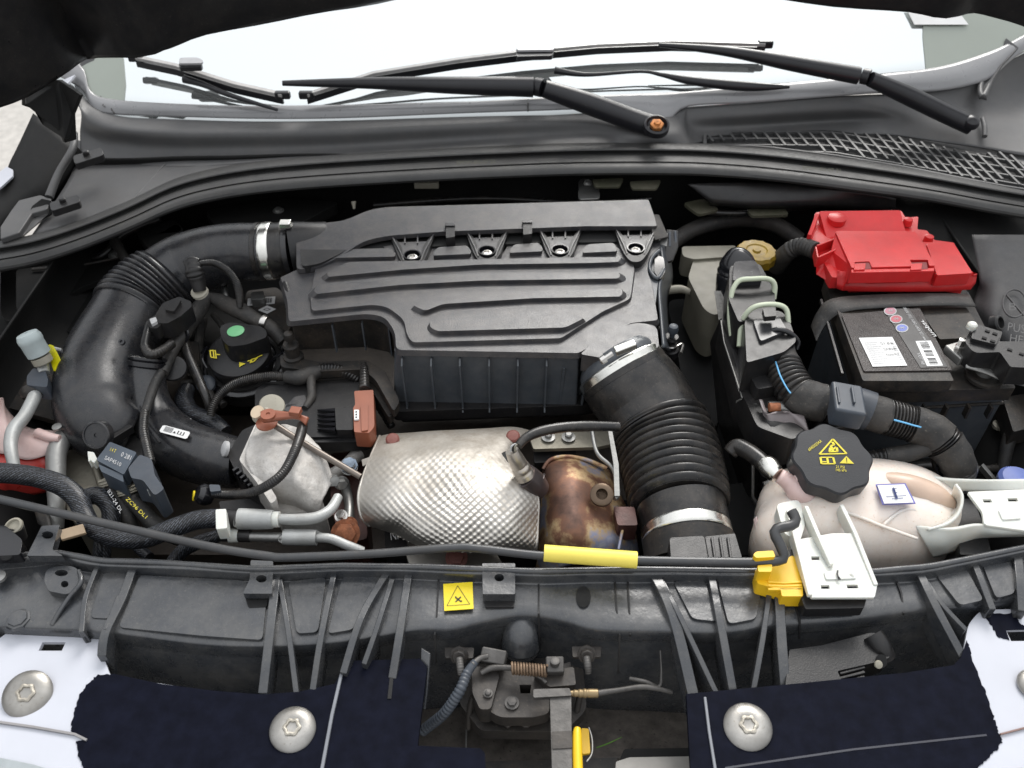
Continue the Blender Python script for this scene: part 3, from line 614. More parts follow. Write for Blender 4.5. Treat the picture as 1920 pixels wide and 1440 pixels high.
# mounting studs with ball heads
for (x, y, z, mt, lb) in ((1256,655,-.06,BLK,'black ball stud mount standing at the right side of the filter box'), (550,668,-.062,BLD,'dusty brown ball stud mount at the lower left corner of the filter box')):
    q = T('ball_stud', (x,y,z), lb, 'mounting stud')
    k = 1 if x > 900 else 1.1
    lathe('rubber_mount', [(17*k,-14),(17*k,2),(12*k,4),(12*k,26),(14*k,28),(12*k,32)], (x,y,z), mt, q, seg=20)
    lathe('stud', [(5,30),(5,40),(9,42),(10,49),(8,56),(3,58)], (x,y,z), GRY if x > 900 else mt, q, seg=16)
    if x > 900: tube('wire_clip', [(1240,650,-.05,2),(1262,652,-.048,2),(1280,645,-.05,2.5),(1277,662,-.055,2.5)], STL, q, seg=6)
# ================= large intake duct =================
t = T('intake_duct', (200,820,-.12), 'wide black air duct with bellows bending round the left of the bay', 'air duct')
tube('duct_end', [(620,455,-.015,40),(590,462,-.015,46),(560,466,-.015,50),(545,468,-.015,50)], BLK, t, seg=36)
pa = [(548,468,-.02,49),(500,471,-.022,52),(440,474,-.025,55),(390,484,-.032,58),(345,502,-.045,62),(310,528,-.055,66)]
tube('duct', pa, DUC, t, seg=40, n=10)
pb = [(316,523,-.054,70),(290,546,-.062,76),(262,574,-.07,78),(246,594,-.074,76)]
tube('bellows', pb, DUC, t, seg=44, corr=[(.02,.98,9,.075)], sharp=80)
pc = [(252,586,-.073,74),(238,612,-.078,76),(218,650,-.084,80),(200,695,-.09,84),(190,735,-.095,84),(192,775,-.10,80),(205,800,-.105,70),(240,815,-.12,60)]
o = tube('lower_duct', pc, DUC, t, seg=44, n=10, sharp=80)
lathe('round_cap', [(27,-14),(27,2),(25,4),(23,4),(22,2),(4,2),(4,0)], (181,816,-.055), DUC, t, axis=(-.1,-.75,.65), seg=32)
for (x,y) in ((228,641),(147,640)): lathe('screw_boss', [(6,-4),(6,2),(3,2),(3,-1)], (x,y,-.018 if x > 200 else -.05), DUC, t, axis=(0,-.5,.86), seg=14)
pth = tpath(pa, 10)
band('clamp_band', pth, .30/1.6, .017, 1.045, CHR, t, seg=44, cap=False); band('rubber_lip', pth, .12, .028, 1.03, RUB, t, seg=40); band('rubber_lip', pth, .24, .008, 1.035, RUB, t, seg=40)
lathe('clamp_screw', [(5,0),(5,14),(7,14),(7,20)], (528,424,.028), STL, t, axis=(1,.1,.1), seg=8)
box('clamp_housing', (535,420,.034), (.018,.014,.01), CHR, t, bev=.002)
# ================= right charge hose =================
t = T('charge_hose', (1290,1020,-.12), 'thick ribbed black rubber hose leaving the filter box at its front right', 'hose')
ph = [(1163,692,-.041,82),(1178,716,-.052,87),(1206,752,-.07,89),(1230,796,-.084,89)]
tube('upper_hose', ph, RUB, t, seg=44, n=10, sharp=80)
tube('bellows', [(1228,788,-.084,89),(1247,832,-.092,93),(1261,880,-.096,93),(1272,930,-.098,92),(1277,955,-.099,88)], RUB, t, seg=48, corr=[(.06,.98,11,.09)], sharp=80)
tube('lower_hose', [(1276,950,-.098,84),(1284,985,-.103,83),(1290,1020,-.108,80),(1294,1060,-.115,78)], RUB, t, seg=44)
tube('cuff', [(1290,1012,-.106,86),(1293,1034,-.11,86),(1295,1060,-.115,86)], BLD, t, seg=36)
pt2 = tpath(ph, 10); band('clamp_band', pt2, .09, .016, 1.03, CHR, t, seg=48, cap=False); band('hose_lip', pt2, .2, .012, 1.015, RUB, t, seg=48); band('hose_lip', pt2, .0, .01, 1.01, RUB, t, seg=48)
pt3 = tpath([(1276,950,-.098,84),(1284,985,-.103,83),(1290,1020,-.108,80),(1294,1060,-.115,78)], 8); band('clamp_band', pt3, .52, .016, 1.04, CHR, t, seg=44, cap=False)
box('clamp_housing', (1172,652,.026), (.03,.012,.01), CHR, t, rot=(0,-12,18), bev=.002)
lathe('clamp_screw', [(5,0),(5,16),(8,16),(8,26),(6,28)], (1148,662,.024), STL, t, axis=(-1,-.5,-.5), seg=8)
prism('cuff_clip', rnd([(1255,1008),(1320,1004),(1330,1046),(1258,1048)], 6), -.052, .03, BLK, t, bev=.002)
prism('cuff_rib', rnd([(1322,1006),(1378,1000),(1392,1048),(1330,1050)], 3), -.05, .04, BLK, t, bev=.002)
for x in (1335,1350,1365): fin('slot_rib', [(x,1006,-.047),(x+6,1046,-.047)], .003, .004, BLK, t)
for k in range(5):
    pass
# ================= battery =================
t = T('battery', (1740,760,-.2), 'black car battery with paper labels under the red terminal cover', 'battery')
prism('case', rnd([(1622,745,4),(1893,728,4),(1815,545,6),(1560,545,6)], 4), -.035, .19, BLD if 0 else CAS, t, bev=.003, draft=-.0)
prism('top_rim', rnd([(1612,735,5),(1905,728,5),(1800,520,6),(1545,520,6)], 4), -.018, .022, BLD, t, bev=.003)
prism('cell_cover', rnd([(1618,714,4),(1789,714,4),(1722,574,4),(1569,580,4)], 3), .004, .02, BLD, t, bev=.002)
prism('cell_cover_top', rnd([(1620,696,3),(1786,694,3),(1724,576,3),(1578,590,3)], 3), .0062, .004, mat('battery_top', (.022,.017,.016), .45, bump=(500,.8), dust=.4, dc=(.11,.09,.08), ds=50), t, bev=.001)
prism('cover_right', rnd([(1762,636,3),(1848,632,3),(1812,576,3),(1722,578,3)], 3), -.001, .016, BLD, t, bev=.002)
for x in (1570,1600): fin('edge_rib', [(x-30,560,-.01),(x+10,700,-.01)], .004, .006, BLK, t)
for k in range(6):
    x = 1655+k*42; fin('lip_rib', [Z(x,752,-.035)+Vector((0,-.004,-.01)), Z(x,752,-.035)+Vector((0,-.004,-.03))], .003, .01, BLD, t, up=(0,-1,0), bev=0)
tube('lip', [(1640,768,-.062,4),(1760,762,-.062,4),(1880,755,-.062,4)], BLD, t, seg=6)
z = .0066
art('dark_label', [rect(0,0,1,1)], (1726,690,z), (1777,688,z), (1655,577,z), mat('label_black', (.012,.012,.013), .35), t, .0003)
art('white_label', [rect(0,0,1,1)], (1636,688,z), (1701,686,z), (1610,634,z), PAP, t, .0006)
art('barcode_label', [rect(0,0,1,1)], (1738,687,z), (1768,686,z), (1716,640,z), PAP, t, .0006)
rr = random.Random(4); B = []; v = .06
while v < .95:
    h = rr.choice((.015,.025,.04)); 
    if not (.3 < v < .36 or .62 < v < .67): B.append(rect(.2+rr.random()*.06, v, .75, v+h))
    v += h+rr.choice((.015,.03))
art('barcode', B, (1738,687,z), (1768,686,z), (1716,640,z), PRK, t, .001)
text('print', 'www 12V 60Ah 540A (EN) 00000', (1733,643,z), (1690,577,z), (1741,642,z), PRW, t, .0008)
text('lettering', 'mopar', (1748,632,z), (1722,601,z), (1756,631,z), PAP, t, .0008)
text('print', 'BATTERY', (1728,684,z), (1718,662,z), (1735,684,z), PRW, t, .0008)
art('print', [rect(0,.1*k+.05,1,.1*k+.08) for k in range(9)], (1690,682,z), (1697,682,z), (1668,640,z), PRW, t, .001)
def disc(x, y, rx, ry, m, l, n=20): return art('emblem', [[(.5+.5*math.cos(6.283*i/n), .5+.5*math.sin(6.283*i/n)) for i in range(n)]], (x-rx,y+ry,z), (x+rx,y+ry,z), (x-rx,y-ry,z), m, t, l)
for (x, y, m) in ((1669,584,(.45,.2,.25)), (1680,599,(.5,.12,.15)), (1691,616,(.16,.2,.5))):
    disc(x, y, 12, 8, PRW, .0008); disc(x, y, 10, 6.3, mat('emblem_%d' % x, m, .5), .0012)
    art('emblem_mark', strokes([(.3,.3,.7,.7),(.3,.7,.7,.3),(.2,.5,.8,.5)], .06), (x-8,y+5,z), (x+8,y+5,z), (x-8,y-5,z), PRW, t, .0016)
o = lathe('vent_dimple', [(3,0),(3,2),(1,2)], (1726,704,.0), GAL, t, axis=(0,-1,.3), seg=10)
lathe('terminal_base', [(34,-2),(34,4),(28,5),(27,1)], (1845,706,-.012), BLD, t, seg=28); lathe('terminal_post', [(16,0),(14,14),(3,15)], (1845,700,-.012), GAL, t, seg=20)
# strap
t = T('battery_strap', (1690,570,-.005), 'flat black webbing strap lying across the battery in front of the red cover', 'strap')
sheet('webbing', [[(1520,612,-.03),(1532,585,-.012),(1560,560,.006),(1650,552,.009),(1760,550,.009),(1818,552,.006)],[(1530,640,-.03),(1550,606,-.012),(1585,584,.006),(1660,576,.009),(1765,572,.009),(1830,574,.006)]], TAP, t, 8, 3, th=.0015)
# red cover
t = T('terminal_cover', (1680,500,.02), 'bright red plastic fuse cover clipped over the battery positive terminal', 'battery cover')
prism('rear_tray', rnd([(1528,398,6),(1690,395,3),(1698,408,3),(1722,406,3),(1720,430,3),(1738,432,3),(1752,450,3),(1790,455,4),(1800,520),(1560,520),(1520,446,4)], 3), .016, .02, RED, t, bev=.0025)
prism('rear_deck', rnd([(1536,396,4),(1688,394,4),(1694,420,3),(1700,440,3),(1550,446,3)], 3), .02, .012, RED, t, bev=.002, zf=lambda x, y: .034-(y-394)*.00036)
lathe('button', [(17,-8),(17,3),(14,5),(2,5.5)], (1569,410,.03), RED, t, seg=28)
for x, y in ((1702,416),(1741,448)): lathe('boss', [(9,-6),(8,6),(6,7),(1,7)], (x,y,.024), RED, t, seg=18)
fb = rnd([(1566,433,4),(1718,433,4),(1754,496,5),(1700,500,3),(1598,502,5)], 3)
prism('lid', rnd([(1566,433,4),(1716,433,4),(1755,498,4),(1742,498,2),(1740,487,2),(1706,487,2),(1712,499,2),(1635,501,2),(1630,490,2),(1602,491,2),(1604,502,3),(1597,502,3)], 3), .042, .03, RED, t, bev=.002)
prism('front_body', rnd([(1604,505,3),(1706,503,3),(1756,499,3),(1822,508,4),(1784,455,5),(1735,454,4),(1600,460,4)], 3), .036-.008, .042, RED, t, bev=.002)
prism('right_deck', rnd([(1737,456,4),(1788,455,5),(1824,512,5),(1757,516,3)], 3), .031, .02, RED, t, bev=.002)
prism('front_wall', [(1596,505),(1752,502),(1752,508),(1596,511)], .040, .02, RED, t, bev=.001, holes=[])
sheet('skirt', [[(1574,540-34,.026),(1580,545-36,.026),(1700,545-38,.026),(1824,543-33,.026),(1825,515,.026)],[(1572,538,.0),(1580,545,.0),(1700,547,.0),(1820,543,.0),(1824,520,.0)]], RED, t, 2, 3, th=.002)
slab('left_wall', [(1566,436,.04),(1600,504,.04),(1578,545,.0),(1568,520,.0),(1530,515,.0),(1530,500,.012),(1558,470,.03)], .002, RED, t, .001)
for a in ((1532,460,1568,446),(1534,482,1578,462),(1530,462,1534,482)): fin('cable_guide', [(a[0],a[1],.03),(a[2],a[3],.034)], .003, .018, RED, t)
sheet('guide_floor', [[(1532,464,.018),(1572,450,.018)],[(1536,500,.012),(1584,480,.018)]], RED, t, 3, 3, th=.012)
fin('side_fin', [(1533,400,.036),(1524,425,.03),(1518,440,.025)], .006, .03, RED, t)
for x in (1616,1722): 
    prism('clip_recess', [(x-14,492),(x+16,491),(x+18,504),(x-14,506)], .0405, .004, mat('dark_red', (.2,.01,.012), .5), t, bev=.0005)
    prism('clip_tongue', [(x-13,494),(x+8,493),(x+6,505),(x-15,506)], .0425, .004, RED, t, bev=.0008)
tube('cable', [(1530,470,.01,16),(1500,462,.0,16),(1475,475,-.02,17),(1455,500,-.06,17)], TAP, tag(T('battery_cable', (1500,470,0), 'black corrugated cable entering the red cover from the left', 'cable')), seg=14, corr=[(.0,.5,8,.1)])
# negative terminal clamp, right
t = T('terminal_clamp', (1870,660,.0), 'black cover and grey metal clamp on the battery negative terminal at the right edge', 'terminal')
sheet('clamp_strap', [[(1812,668,.012),(1840,672,.008),(1880,690,.004),(1935,712,.0)],[(1812,688,.01),(1850,700,.004),(1880,712,.0),(1935,726,-.004)]], GAL, t, 5, 3, th=.003)
box('clamp_jaw', (1800,662,.008), (.03,.03,.014), GAL, t, rot=(0,0,20), bev=.002)
lathe('clamp_bolt', [(8,0),(8,20),(6,22),(6,36),(2,37)], (1792,664,.008), STL, t, seg=6)
ang = [(1822,606),(1876,628),(1930,650)]
prism('black_cover', rnd([(1826,606,8),(1880,622,3),(1874,640,3),(1935,640,3),(1940,690,4),(1895,688,4),(1875,660,4),(1826,662,12),(1808,640,8)], 4), .034, .03, BLK, t, bev=.003)
prism('cover_step', rnd([(1830,608,6),(1878,622,3),(1868,646,3),(1820,634,6)], 4), .04, .01, BLK, t, bev=.002)
for x, y in ((1848,617),(1862,622),(1842,630),(1858,636),(1890,652),(1912,660)):
    prism('slot', [(x,y),(x+9,y+3),(x+8,y+6),(x-1,y+3)], .0415 if x < 1870 else .0355, .002, DRB, t, bev=0)
lathe('white_cap', [(9,-4),(9,5),(6,8),(1,8)], (1822,612,.042), NYL, t, seg=16)
lathe('rubber_plug', [(16,-10),(16,2),(13,5),(11,5),(10,-2)], (1872,606,.02), BLK, t, axis=(.5,-.5,.6), seg=20)
# strut tower cover
t = T('corner_cover', (1880,560,.0), 'grey plastic corner cover with moulded no touch symbol beyond the battery', 'cover')
CG = mat('corner_grey', (.055,.055,.057), .55, bump=(700,.4), dust=.15)
sheet('panel', [[(1822,440,.01),(1870,440,.02),(1960,440,.02)],[(1836,520,-.01),(1880,520,.0),(1960,520,.0)],[(1832,545,-.03),(1870,560,-.01),(1960,560,-.01)],[(1826,575,-.035),(1870,600,-.02),(1960,620,-.02)],[(1850,620,-.04),(1890,650,-.04),(1980,720,-.04)]], CG, t, 5, 5)
Oc = (1900,568,-.006)
P_ = [Vector(q) for q in cr([tuple(Z(1902+22*math.cos(a), 569+26*math.sin(a), .0)) for a in [6.2832*i/16 for i in range(17)]], 3)]
tubep('moulded_ring', P_, [.0014]*len(P_), CG, t, seg=6); fin('moulded_bar', [(1888,552,.002),(1920,590,.002)], .002, .003, CG, t)
text('moulded_lettering', 'PUSH', (1888,622,.0), (1935,630,.0), (1890,606,.0), CG, t, .002); text('moulded_lettering', 'HERE', (1892,642,-.0), (1940,650,-.0), (1894,628,.0), CG, t, .002)
text('moulded_mark', '⊘' if 0 else 'B', (1891,584,.0), (1905,584,.0), (1891,570,.0), CG, t, .002)
lathe('cap_disc', [(34,0),(34,8),(28,14),(5,16)], (1905,905,-.12), BLU, tag(T('blue_bottle_cap', (1905,905,-.12), 'blue washer bottle cap peeping out behind the white bracket at the right edge', 'cap')), seg=28)
# box carrying the two connectors
t = T('connector_box', (1400,900,-.2), 'tall black plastic bracket box below the two connectors with pale green levers', 'bracket')
prism('top_deck', rnd([(1350,600,6),(1380,590,4),(1395,640,4),(1440,740,6),(1500,760,8),(1514,800,8),(1488,825,10),(1420,800,10),(1395,745,6),(1385,735,4)], 5), -.03, .05, BLK, t, bev=.003)
slab('side_wall', [(1350,596,-.03),(1395,738,-.03),(1410,760,-.03),(1422,850,-.1),(1420,945,-.2),(1400,955,-.23),(1345,790,-.2),(1330,640,-.1)], .01, BLK, t, .003)
fin('bright_edge', [(1352,600,-.026),(1358,640,-.028),(1392,745,-.03),(1380,752,-.04)], .002, .004, GAL, t)
sheet('front_wall', [[(1424,752,-.028),(1440,762,-.028),(1480,770,-.03),(1510,776,-.03)],[(1428,790,-.04),(1445,800,-.03),(1490,800,-.035),(1518,815,-.04)],[(1430,830,-.07),(1450,832,-.06),(1490,832,-.06),(1510,838,-.06)],[(1425,900,-.14),(1440,900,-.13),(1480,860,-.1),(1500,860,-.1)]], BLK, t, 5, 5, th=.004)
sheet('shiny_lip', [[(1424,752,-.02),(1432,775,-.022),(1450,772+4,-.02),(1480,775,-.02),(1508,778,-.022)],[(1428,758,-.022),(1440,785,-.026),(1460,782,-.024),(1485,782,-.024),(1516,812,-.03)],[(1435,826,-.05),(1450,828,-.05),(1470,829,-.05),(1500,830,-.05),(1516,826,-.05)]], mat('shiny_grey', (.2,.18,.18), .25, bump=(80,.2), dust=.3, dc=(.3,.22,.22)), t, 5, 4, th=.003)
tube('inner_can', [(1440,764,-.03,12),(1470,766,-.03,14),(1500,770,-.03,14)], GAL, t, seg=14)
lathe('rust_ring', [(9,0),(9,20),(8,20)], (1462,764,-.02), RST, t, axis=(-1,0,0), seg=12)
fin('box_edge', [(1413,840,-.1),(1412,930,-.15),(1424,950,-.16),(1450,960,-.16)], .004, .006, GAL, t)
for k in range(4): prism('rib', rnd([(1428,890+k*14),(1455,884+k*14),(1470,900+k*14),(1440,906+k*14)], 3), -.14, .01, BLK, t)
# connectors
def connector(x, y, ang, lab, z, L_, Wd):
    q = T('harness_connector', (x, y, z), lab, 'connector', 'lever connectors')
    return q
q = T('harness_connector', (1410,540,.0), 'upper black lever connector with pale green locking lever', 'connector', 'lever connectors')
tube('boot', [(1380,560,-.05,38),(1384,520,-.02,40),(1388,496,.0,36),(1398,486,.005,26)], GLB, q, seg=26, corr=[(.6,.95,3,.05)])
prism('body', rnd([(1368,498,8),(1425,494,8),(1452,545,6),(1456,590,6),(1385,604,6),(1366,560,6)], 4), .02, .05, GLB if 0 else BLK, q, bev=.004)
prism('neck', rnd([(1376,490,8),(1418,488,8),(1430,524,4),(1374,526,4)], 5), .03, .03, mat('satin_top', (.035,.035,.038), .25), q, bev=.006)
slab('harness_tag', [(1340,545,-.03),(1368,545,-.03),(1372,592,-.05),(1348,600,-.05)], .002, mat('tag_grey', (.3,.29,.27), .5, var=.3, vs=200), q)
def lever(par, pts, wd, nm='lever'):
    P, Rr = tpath([(x, y, z, wd) for x, y, z in pts], 6); return tubep(nm, P, Rr, PGR, par, seg=10, sx=.75)
lever(q, [(1372,630,-.02),(1368,590,.0),(1372,550,.022),(1385,527,.035),(1410,523,.038),(1440,523,.036),(1452,534,.028),(1450,560,.01)], 6.5)
q2 = T('harness_connector', (1440,610,.0), 'lower black lever connector with pale green lever and small latch', 'connector', 'lever connectors')
prism('body', rnd([(1396,600,8),(1410,585,12),(1465,582,12),(1480,600,8),(1494,640,8),(1470,660,8),(1400,680,6)], 4), .024, .055, BLK, q2, bev=.005)
prism('satin_face', rnd([(1412,600,6),(1462,594,6),(1476,618,5),(1460,626,6),(1426,640,6)], 5), .029, .02, mat('satin_top', (.035,.035,.038), .25), q2, bev=.004)
lever(q2, [(1386,650,-.01),(1390,610,.01),(1402,585,.03),(1422,573,.04),(1455,571,.04),(1474,580,.034),(1478,606,.02)], 6.5)
prism('latch', rnd([(1430,578),(1454,578),(1456,592),(1434,594)], 2), .046, .008, BLK, q2)
P_ = [(1424,650,.0,4),(1432,632,.015,4.5),(1455,618,.03,5),(1480,624,.028,5),(1496,640,.015,5),(1494,655,.005,4)]
tube('collar', P_, GLB, q2, seg=10)
prism('lower_body', rnd([(1400,650),(1460,668),(1475,720),(1420,730),(1398,690)], 6), -.01, .04, BLK, q2, bev=.003)
# harness
t = T('wiring_harness', (1640,760,-.04), 'thick taped and corrugated black wiring harness with light blue stripe below the battery', 'wiring harness')
hp = [(1448,640,.0,30),(1462,672,-.004,33),(1480,715,-.01,36),(1505,745,-.015,36),(1545,756,-.018,35),(1600,762,-.02,35),(1650,778,-.024,35),(1700,792,-.03,34),(1740,805,-.034,34),(1770,830,-.045,35),(1792,860,-.06,33),(1796,890,-.085,32)]
P, Rr = tpath(hp, 8); n_ = len(P)
def seg_(a, b): i, j = int(a*(n_-1)), int(b*(n_-1))+1; return P[i:j], Rr[i:j]
for a, b, nm, m, c in ((0,.13,'taped_sleeve',TAP,None),(.12,.27,'corrugated_tube',RUB,[(.02,.98,8,.16)]),(.26,.37,'taped_sleeve',TAP,None),(.36,.43,'corrugated_tube',RUB,[(0.02,.98,5,.16)]),(.42,.52,'cable_holder',GRY,None),(.51,.57,'taped_sleeve',TAP,None),(.565,.68,'corrugated_tube',RUB,[(.02,.98,9,.14)]),(.67,.8,'taped_sleeve',TAP,None),(.79,.85,'corrugated_tube',RUB,[(.02,.98,4,.12)]),(.84,.96,'taped_sleeve',TAP,None),(.95,1,'corrugated_tube',RUB,[(.02,.98,3,.12)])):
    p_, r_ = seg_(a, b); k = 1.08 if nm == 'taped_sleeve' else 1.12 if nm == 'cable_holder' else 1
    tubep(nm, p_, [x*k*.95 for x in r_], m, t, seg=28, corr=c, sharp=80, jit=.09 if nm == 'taped_sleeve' else 0)
for a, b, off in ((.14,.25,.25),(.365,.425,.0),(.575,.675,.05)):
    p_, r_ = seg_(a, b); F = frames(p_); Q = []
    for i, p in enumerate(p_):
        k = (CAM-p).normalized(); tt = F[i][2]; s = (k-tt*k.dot(tt)).normalized(); u2 = tt.cross(s); dd = (s*math.cos(off)+u2*math.sin(off)); Q.append(p+dd*r_[i]*1.02)
    tubep('blue_stripe', Q, [.0011]*len(Q), LBL, t, seg=6)
box('holder_block', (1585,760,.0), (.04,.055,.03), GRY, t, rot=(0,5,-10), bev=.004); 
for k in (-1,1): box('holder_rib', (1585+k*14,742,.016), (.003,.03,.006), GRY, t, rot=(0,5,-10))
lathe('end_clip', [(36,0),(36,6),(33,7),(33,0)], (1786,896,-.085), GLB, t, axis=(.2,-.3,1), seg=26)
tube('end_hook', [(1810,880,-.08,5),(1826,868,-.08,5),(1828,885,-.085,5),(1814,900,-.09,5)], GAL, t, seg=8)
tube('branch', [(1740,838,-.05,16),(1700,850,-.06,17),(1660,855,-.065,16)], TAP, t, seg=16); tube('branch_tube', [(1662,855,-.065,15),(1640,858,-.068,14),(1615,866,-.07,13)], RUB, t, seg=18, corr=[(0,1,6,.14)])
box('clip_block', (1560,800,-.05), (.05,.03,.03), BLK, t, rot=(0,0,10), bev=.003)
tube('green_wire', [(1748,850,-.08,5),(1756,880,-.09,6),(1770,905,-.1,6)], BLD, t, seg=8)
# brake fluid reservoir
t = T('brake_reservoir', (1350,520,-.1), 'cream brake fluid reservoir with a yellow cap behind the connectors', 'reservoir')
prism('tank', rnd([(1302,482,8),(1360,474,8),(1400,490,8),(1400,560,8),(1340,592,10),(1320,580,10),(1290,520,8)], 4), -.085, .09, mat('shaded_cream', (.2,.19,.15), .5, dust=.4), t, bev=.006)  # reservoir shade painted in as a darker cream
prism('tank_step', rnd([(1278,462,6),(1380,460,6),(1380,480,6),(1300,486,6),(1280,480,6)], 4), -.08, .04, mat('shaded_cream', (.2,.19,.15), .5), t, bev=.005)
lathe('cap', [(37,-16),(38,0),(34,6),(20,7),(18,5),(8,5),(7,8),(1,8)], (1418,474,-.03), mat('dirty_yellow', (.3,.19,.012), .5, dust=.8, dc=(.06,.04,.015), ds=60), t, seg=30, lobes=(12,.04,30))
t2 = T('brake_pipe', (1290,590,-.1), 'pale bare metal pipe stub beside the right side of the filter box', 'pipe'); tube('pipe', [(1250,545,-.1,8),(1275,542,-.1,8),(1295,548,-.1,6)], CRM, t2, seg=10)
# ================= engine mass =================
stru(prism('engine_block', rnd([(240,560),(1150,560),(1220,760),(1220,1040),(180,1040),(200,760)], 30), -.22, .3, DRT, None, bev=.01))
for i, (pts, z, d, m) in enumerate((
    ([(360,480),(520,490),(560,640),(540,720),(380,720),(350,620)], -.15, .12, DRK),
    ([(1150,940),(1420,900),(1430,1040),(1160,1050)], -.2, .2, DRB),
    ([(0,470),(230,440),(240,560),(160,620),(0,600)], -.16, .1, DRK),
    ([(60,520),(240,505),(250,600),(180,640),(60,600)], -.12, .04, DRK),
    ([(1250,560),(1340,560),(1350,800),(1300,820)], -.2, .2, DRB),
    ([(1500,840),(1760,850),(1760,900),(1500,900)], -.17, .1, DRK),
    ([(125,860),(230,860),(240,960),(120,960)], -.16, .1, DRT))):
    stru(prism('bay_casting', rnd(pts, 20), z, d, m, None, bev=.006))
# ================= oil filler =================
t = T('oil_filler', (447,690,-.14), 'black oil filler cap with mint green dot and yellow oil symbols', 'oil cap')
AX = (0,-.18,.98)
lathe('neck', [(74,-60),(74,-22),(70,-14),(60,-14),(60,-30)], (455,668,-.105), BLK, t, axis=AX, seg=36)
lathe('cap', [(56,-34),(58,-8),(59,0),(57,6),(50,9),(3,9)], (449,664,-.092), BLK, t, axis=AX, seg=40)
AXV = Vector(AX).normalized(); OP0 = Z(449,664,-.092)+AXV*(9.6*U(Z(449,664,-.092))); oc = lambda x, y: onP(x, y, OP0, AXV)
lathe('neck_ring', [(78,-30),(80,-26),(80,-20),(76,-18)], (456,668,-.105), GLB, t, axis=AX, seg=36)
prism('grip', rnd([(412,612,6),(430,604,8),(488,611,8),(500,620,6),(500,632,8),(462,646,10),(428,650,12),(414,634,8)], 4), -.058, .03, BLK, t, bev=.005, seg=3, draft=.03)
lathe('green_dot', [(16,0),(16,1),(15,1.6)], (442,621,-.0575), MIN, t, seg=24)
for k in range(11): fin('grip_rib', [Z(440+k*4.4,648-k*1.4,-.062)+Vector((0,-.002,0)), Z(440+k*4.4,648-k*1.4,-.08)+Vector((0,-.003,0))], .0012, .003, BLK, t, up=(0,-1,0), bev=0)
art('oil_symbol', strokes([(.1,.3,.35,.3),(.35,.3,.62,.75),(.62,.75,.9,.8),(.2,.3,.2,.7),(.2,.7,.55,.7),(.0,.7,.15,.6)], .13), oc(466,686), oc(497,675), oc(464,674), PRT, t, .0012)
art('oil_symbol', [[(0,0),(1,.5),(0,1)]], oc(449,689), oc(461,687), oc(449,680), PRT, t, .0012)
art('oil_symbol', strokes([(.1,.1,.1,.9),(.1,.1,.6,.1),(.1,.9,.6,.9),(.4,0,.4,1),(.6,0,.6,1),(.6,.5,1,.5)], .12), oc(394,672), oc(414,674), oc(392,656), PRT, t, .0012)
tube('wire_clip', [(532,642,-.1,2.5),(530,660,-.1,2.5),(512,672,-.1,2.5),(500,690,-.1,2.5)], GLB, t, seg=6); tube('wire_clip', [(378,662,-.1,2.5),(388,650,-.1,2.5),(380,672,-.1,2.5),(388,690,-.11,2.5)], GLB, t, seg=6)
# cam cover bits behind
t = T('engine_bracket', (498,575,-.14), 'dark engine mount block carrying a barcode label between the duct and the filter box', 'engine mount')
prism('block', rnd([(462,545),(520,538),(540,560),(545,620),(470,620),(455,580)], 8), -.1, .06, BLD, t, bev=.004)
prism('post', rnd([(470,548),(494,545),(496,560),(470,562)], 4), -.085, .03, GAL, t, bev=.003)
Zl = -.0985; art('barcode_label', [rect(0,0,1,1)], (463,574,Zl), (515,570,Zl), (465,560,Zl), PRW, t, .0006)
rr = random.Random(2); B = []; u = .12
while u < .88: h = rr.choice((.012,.02,.03)); B.append(rect(u,.15,u+h,.8)); u += h+rr.choice((.012,.022))
art('barcode', B, (463,574,Zl), (515,570,Zl), (465,560,Zl), PRK, t, .001)
art('diamond_label', [[(0,.5),(.5,0),(1,.5),(.5,1)]], (484,590,Zl), (518,588,Zl), (484,574,Zl), PRW, t, .0006)
art('diamond_mark', strokes([(.3,.5,.5,.35),(.5,.35,.7,.5),(.7,.5,.5,.65),(.5,.65,.3,.5)], .05), (484,590,Zl), (518,588,Zl), (484,574,Zl), PRK, t, .001)
t = T('lifting_eye', (412,545,-.08), 'bent grey metal lifting eye behind the vacuum fitting', 'bracket')
tube('bar', [(385,530,-.085,5),(400,524,-.08,7),(414,528,-.08,7),(422,548,-.085,6),(428,572,-.1,5)], GAL, t, seg=10)
# ================= breather and vacuum hoses =================
t = T('breather_hose', (360,580,-.06), 'black breather hose with a quick fitting elbow and white collar above the duct', 'hose')
tube('fitting', [(350,499,.012,10),(360,493,.016,13),(374,494,.016,9)], BLK, t, seg=16)
tube('fitting_body', [(362,497,.014,15),(365,510,.008,16),(370,526,-.004,14),(375,545,-.018,12)], BLK, t, seg=20, corr=[(.2,.45,2,.12)])
lathe('white_collar', [(13,0),(16,3),(13,6),(16,9),(12,11)], (377,551,-.026), CRM, t, axis=(-.1,-.3,.9), seg=16)
tube('corrugated_tube', [(374,494,.016,5),(400,493,.014,6),(425,506,.006,6.5),(442,528,-.01,7),(449,552,-.03,7),(450,575,-.05,6)], RUB, t, seg=14, corr=[(0,1,46,.14)])
t = T('vacuum_hose', (330,620,-.06), 'smooth black hose joint with ribbed branches lying over the duct and intake pipe', 'hose')
tube('sleeve', [(388,556,-.058,13),(372,582,-.06,15),(352,608,-.062,16),(340,628,-.064,16)], TAP, t, seg=18, jit=.05)
lathe('sleeve_ring', [(17,-2),(18,0),(17,3)], (341,627,-.062), GLB, t, axis=(-.35,-.6,.5), seg=20)
tube('lower_sleeve', [(345,622,-.063,15),(330,645,-.066,12),(318,668,-.068,11),(305,700,-.07,10)], TAP, t, seg=16, jit=.05)
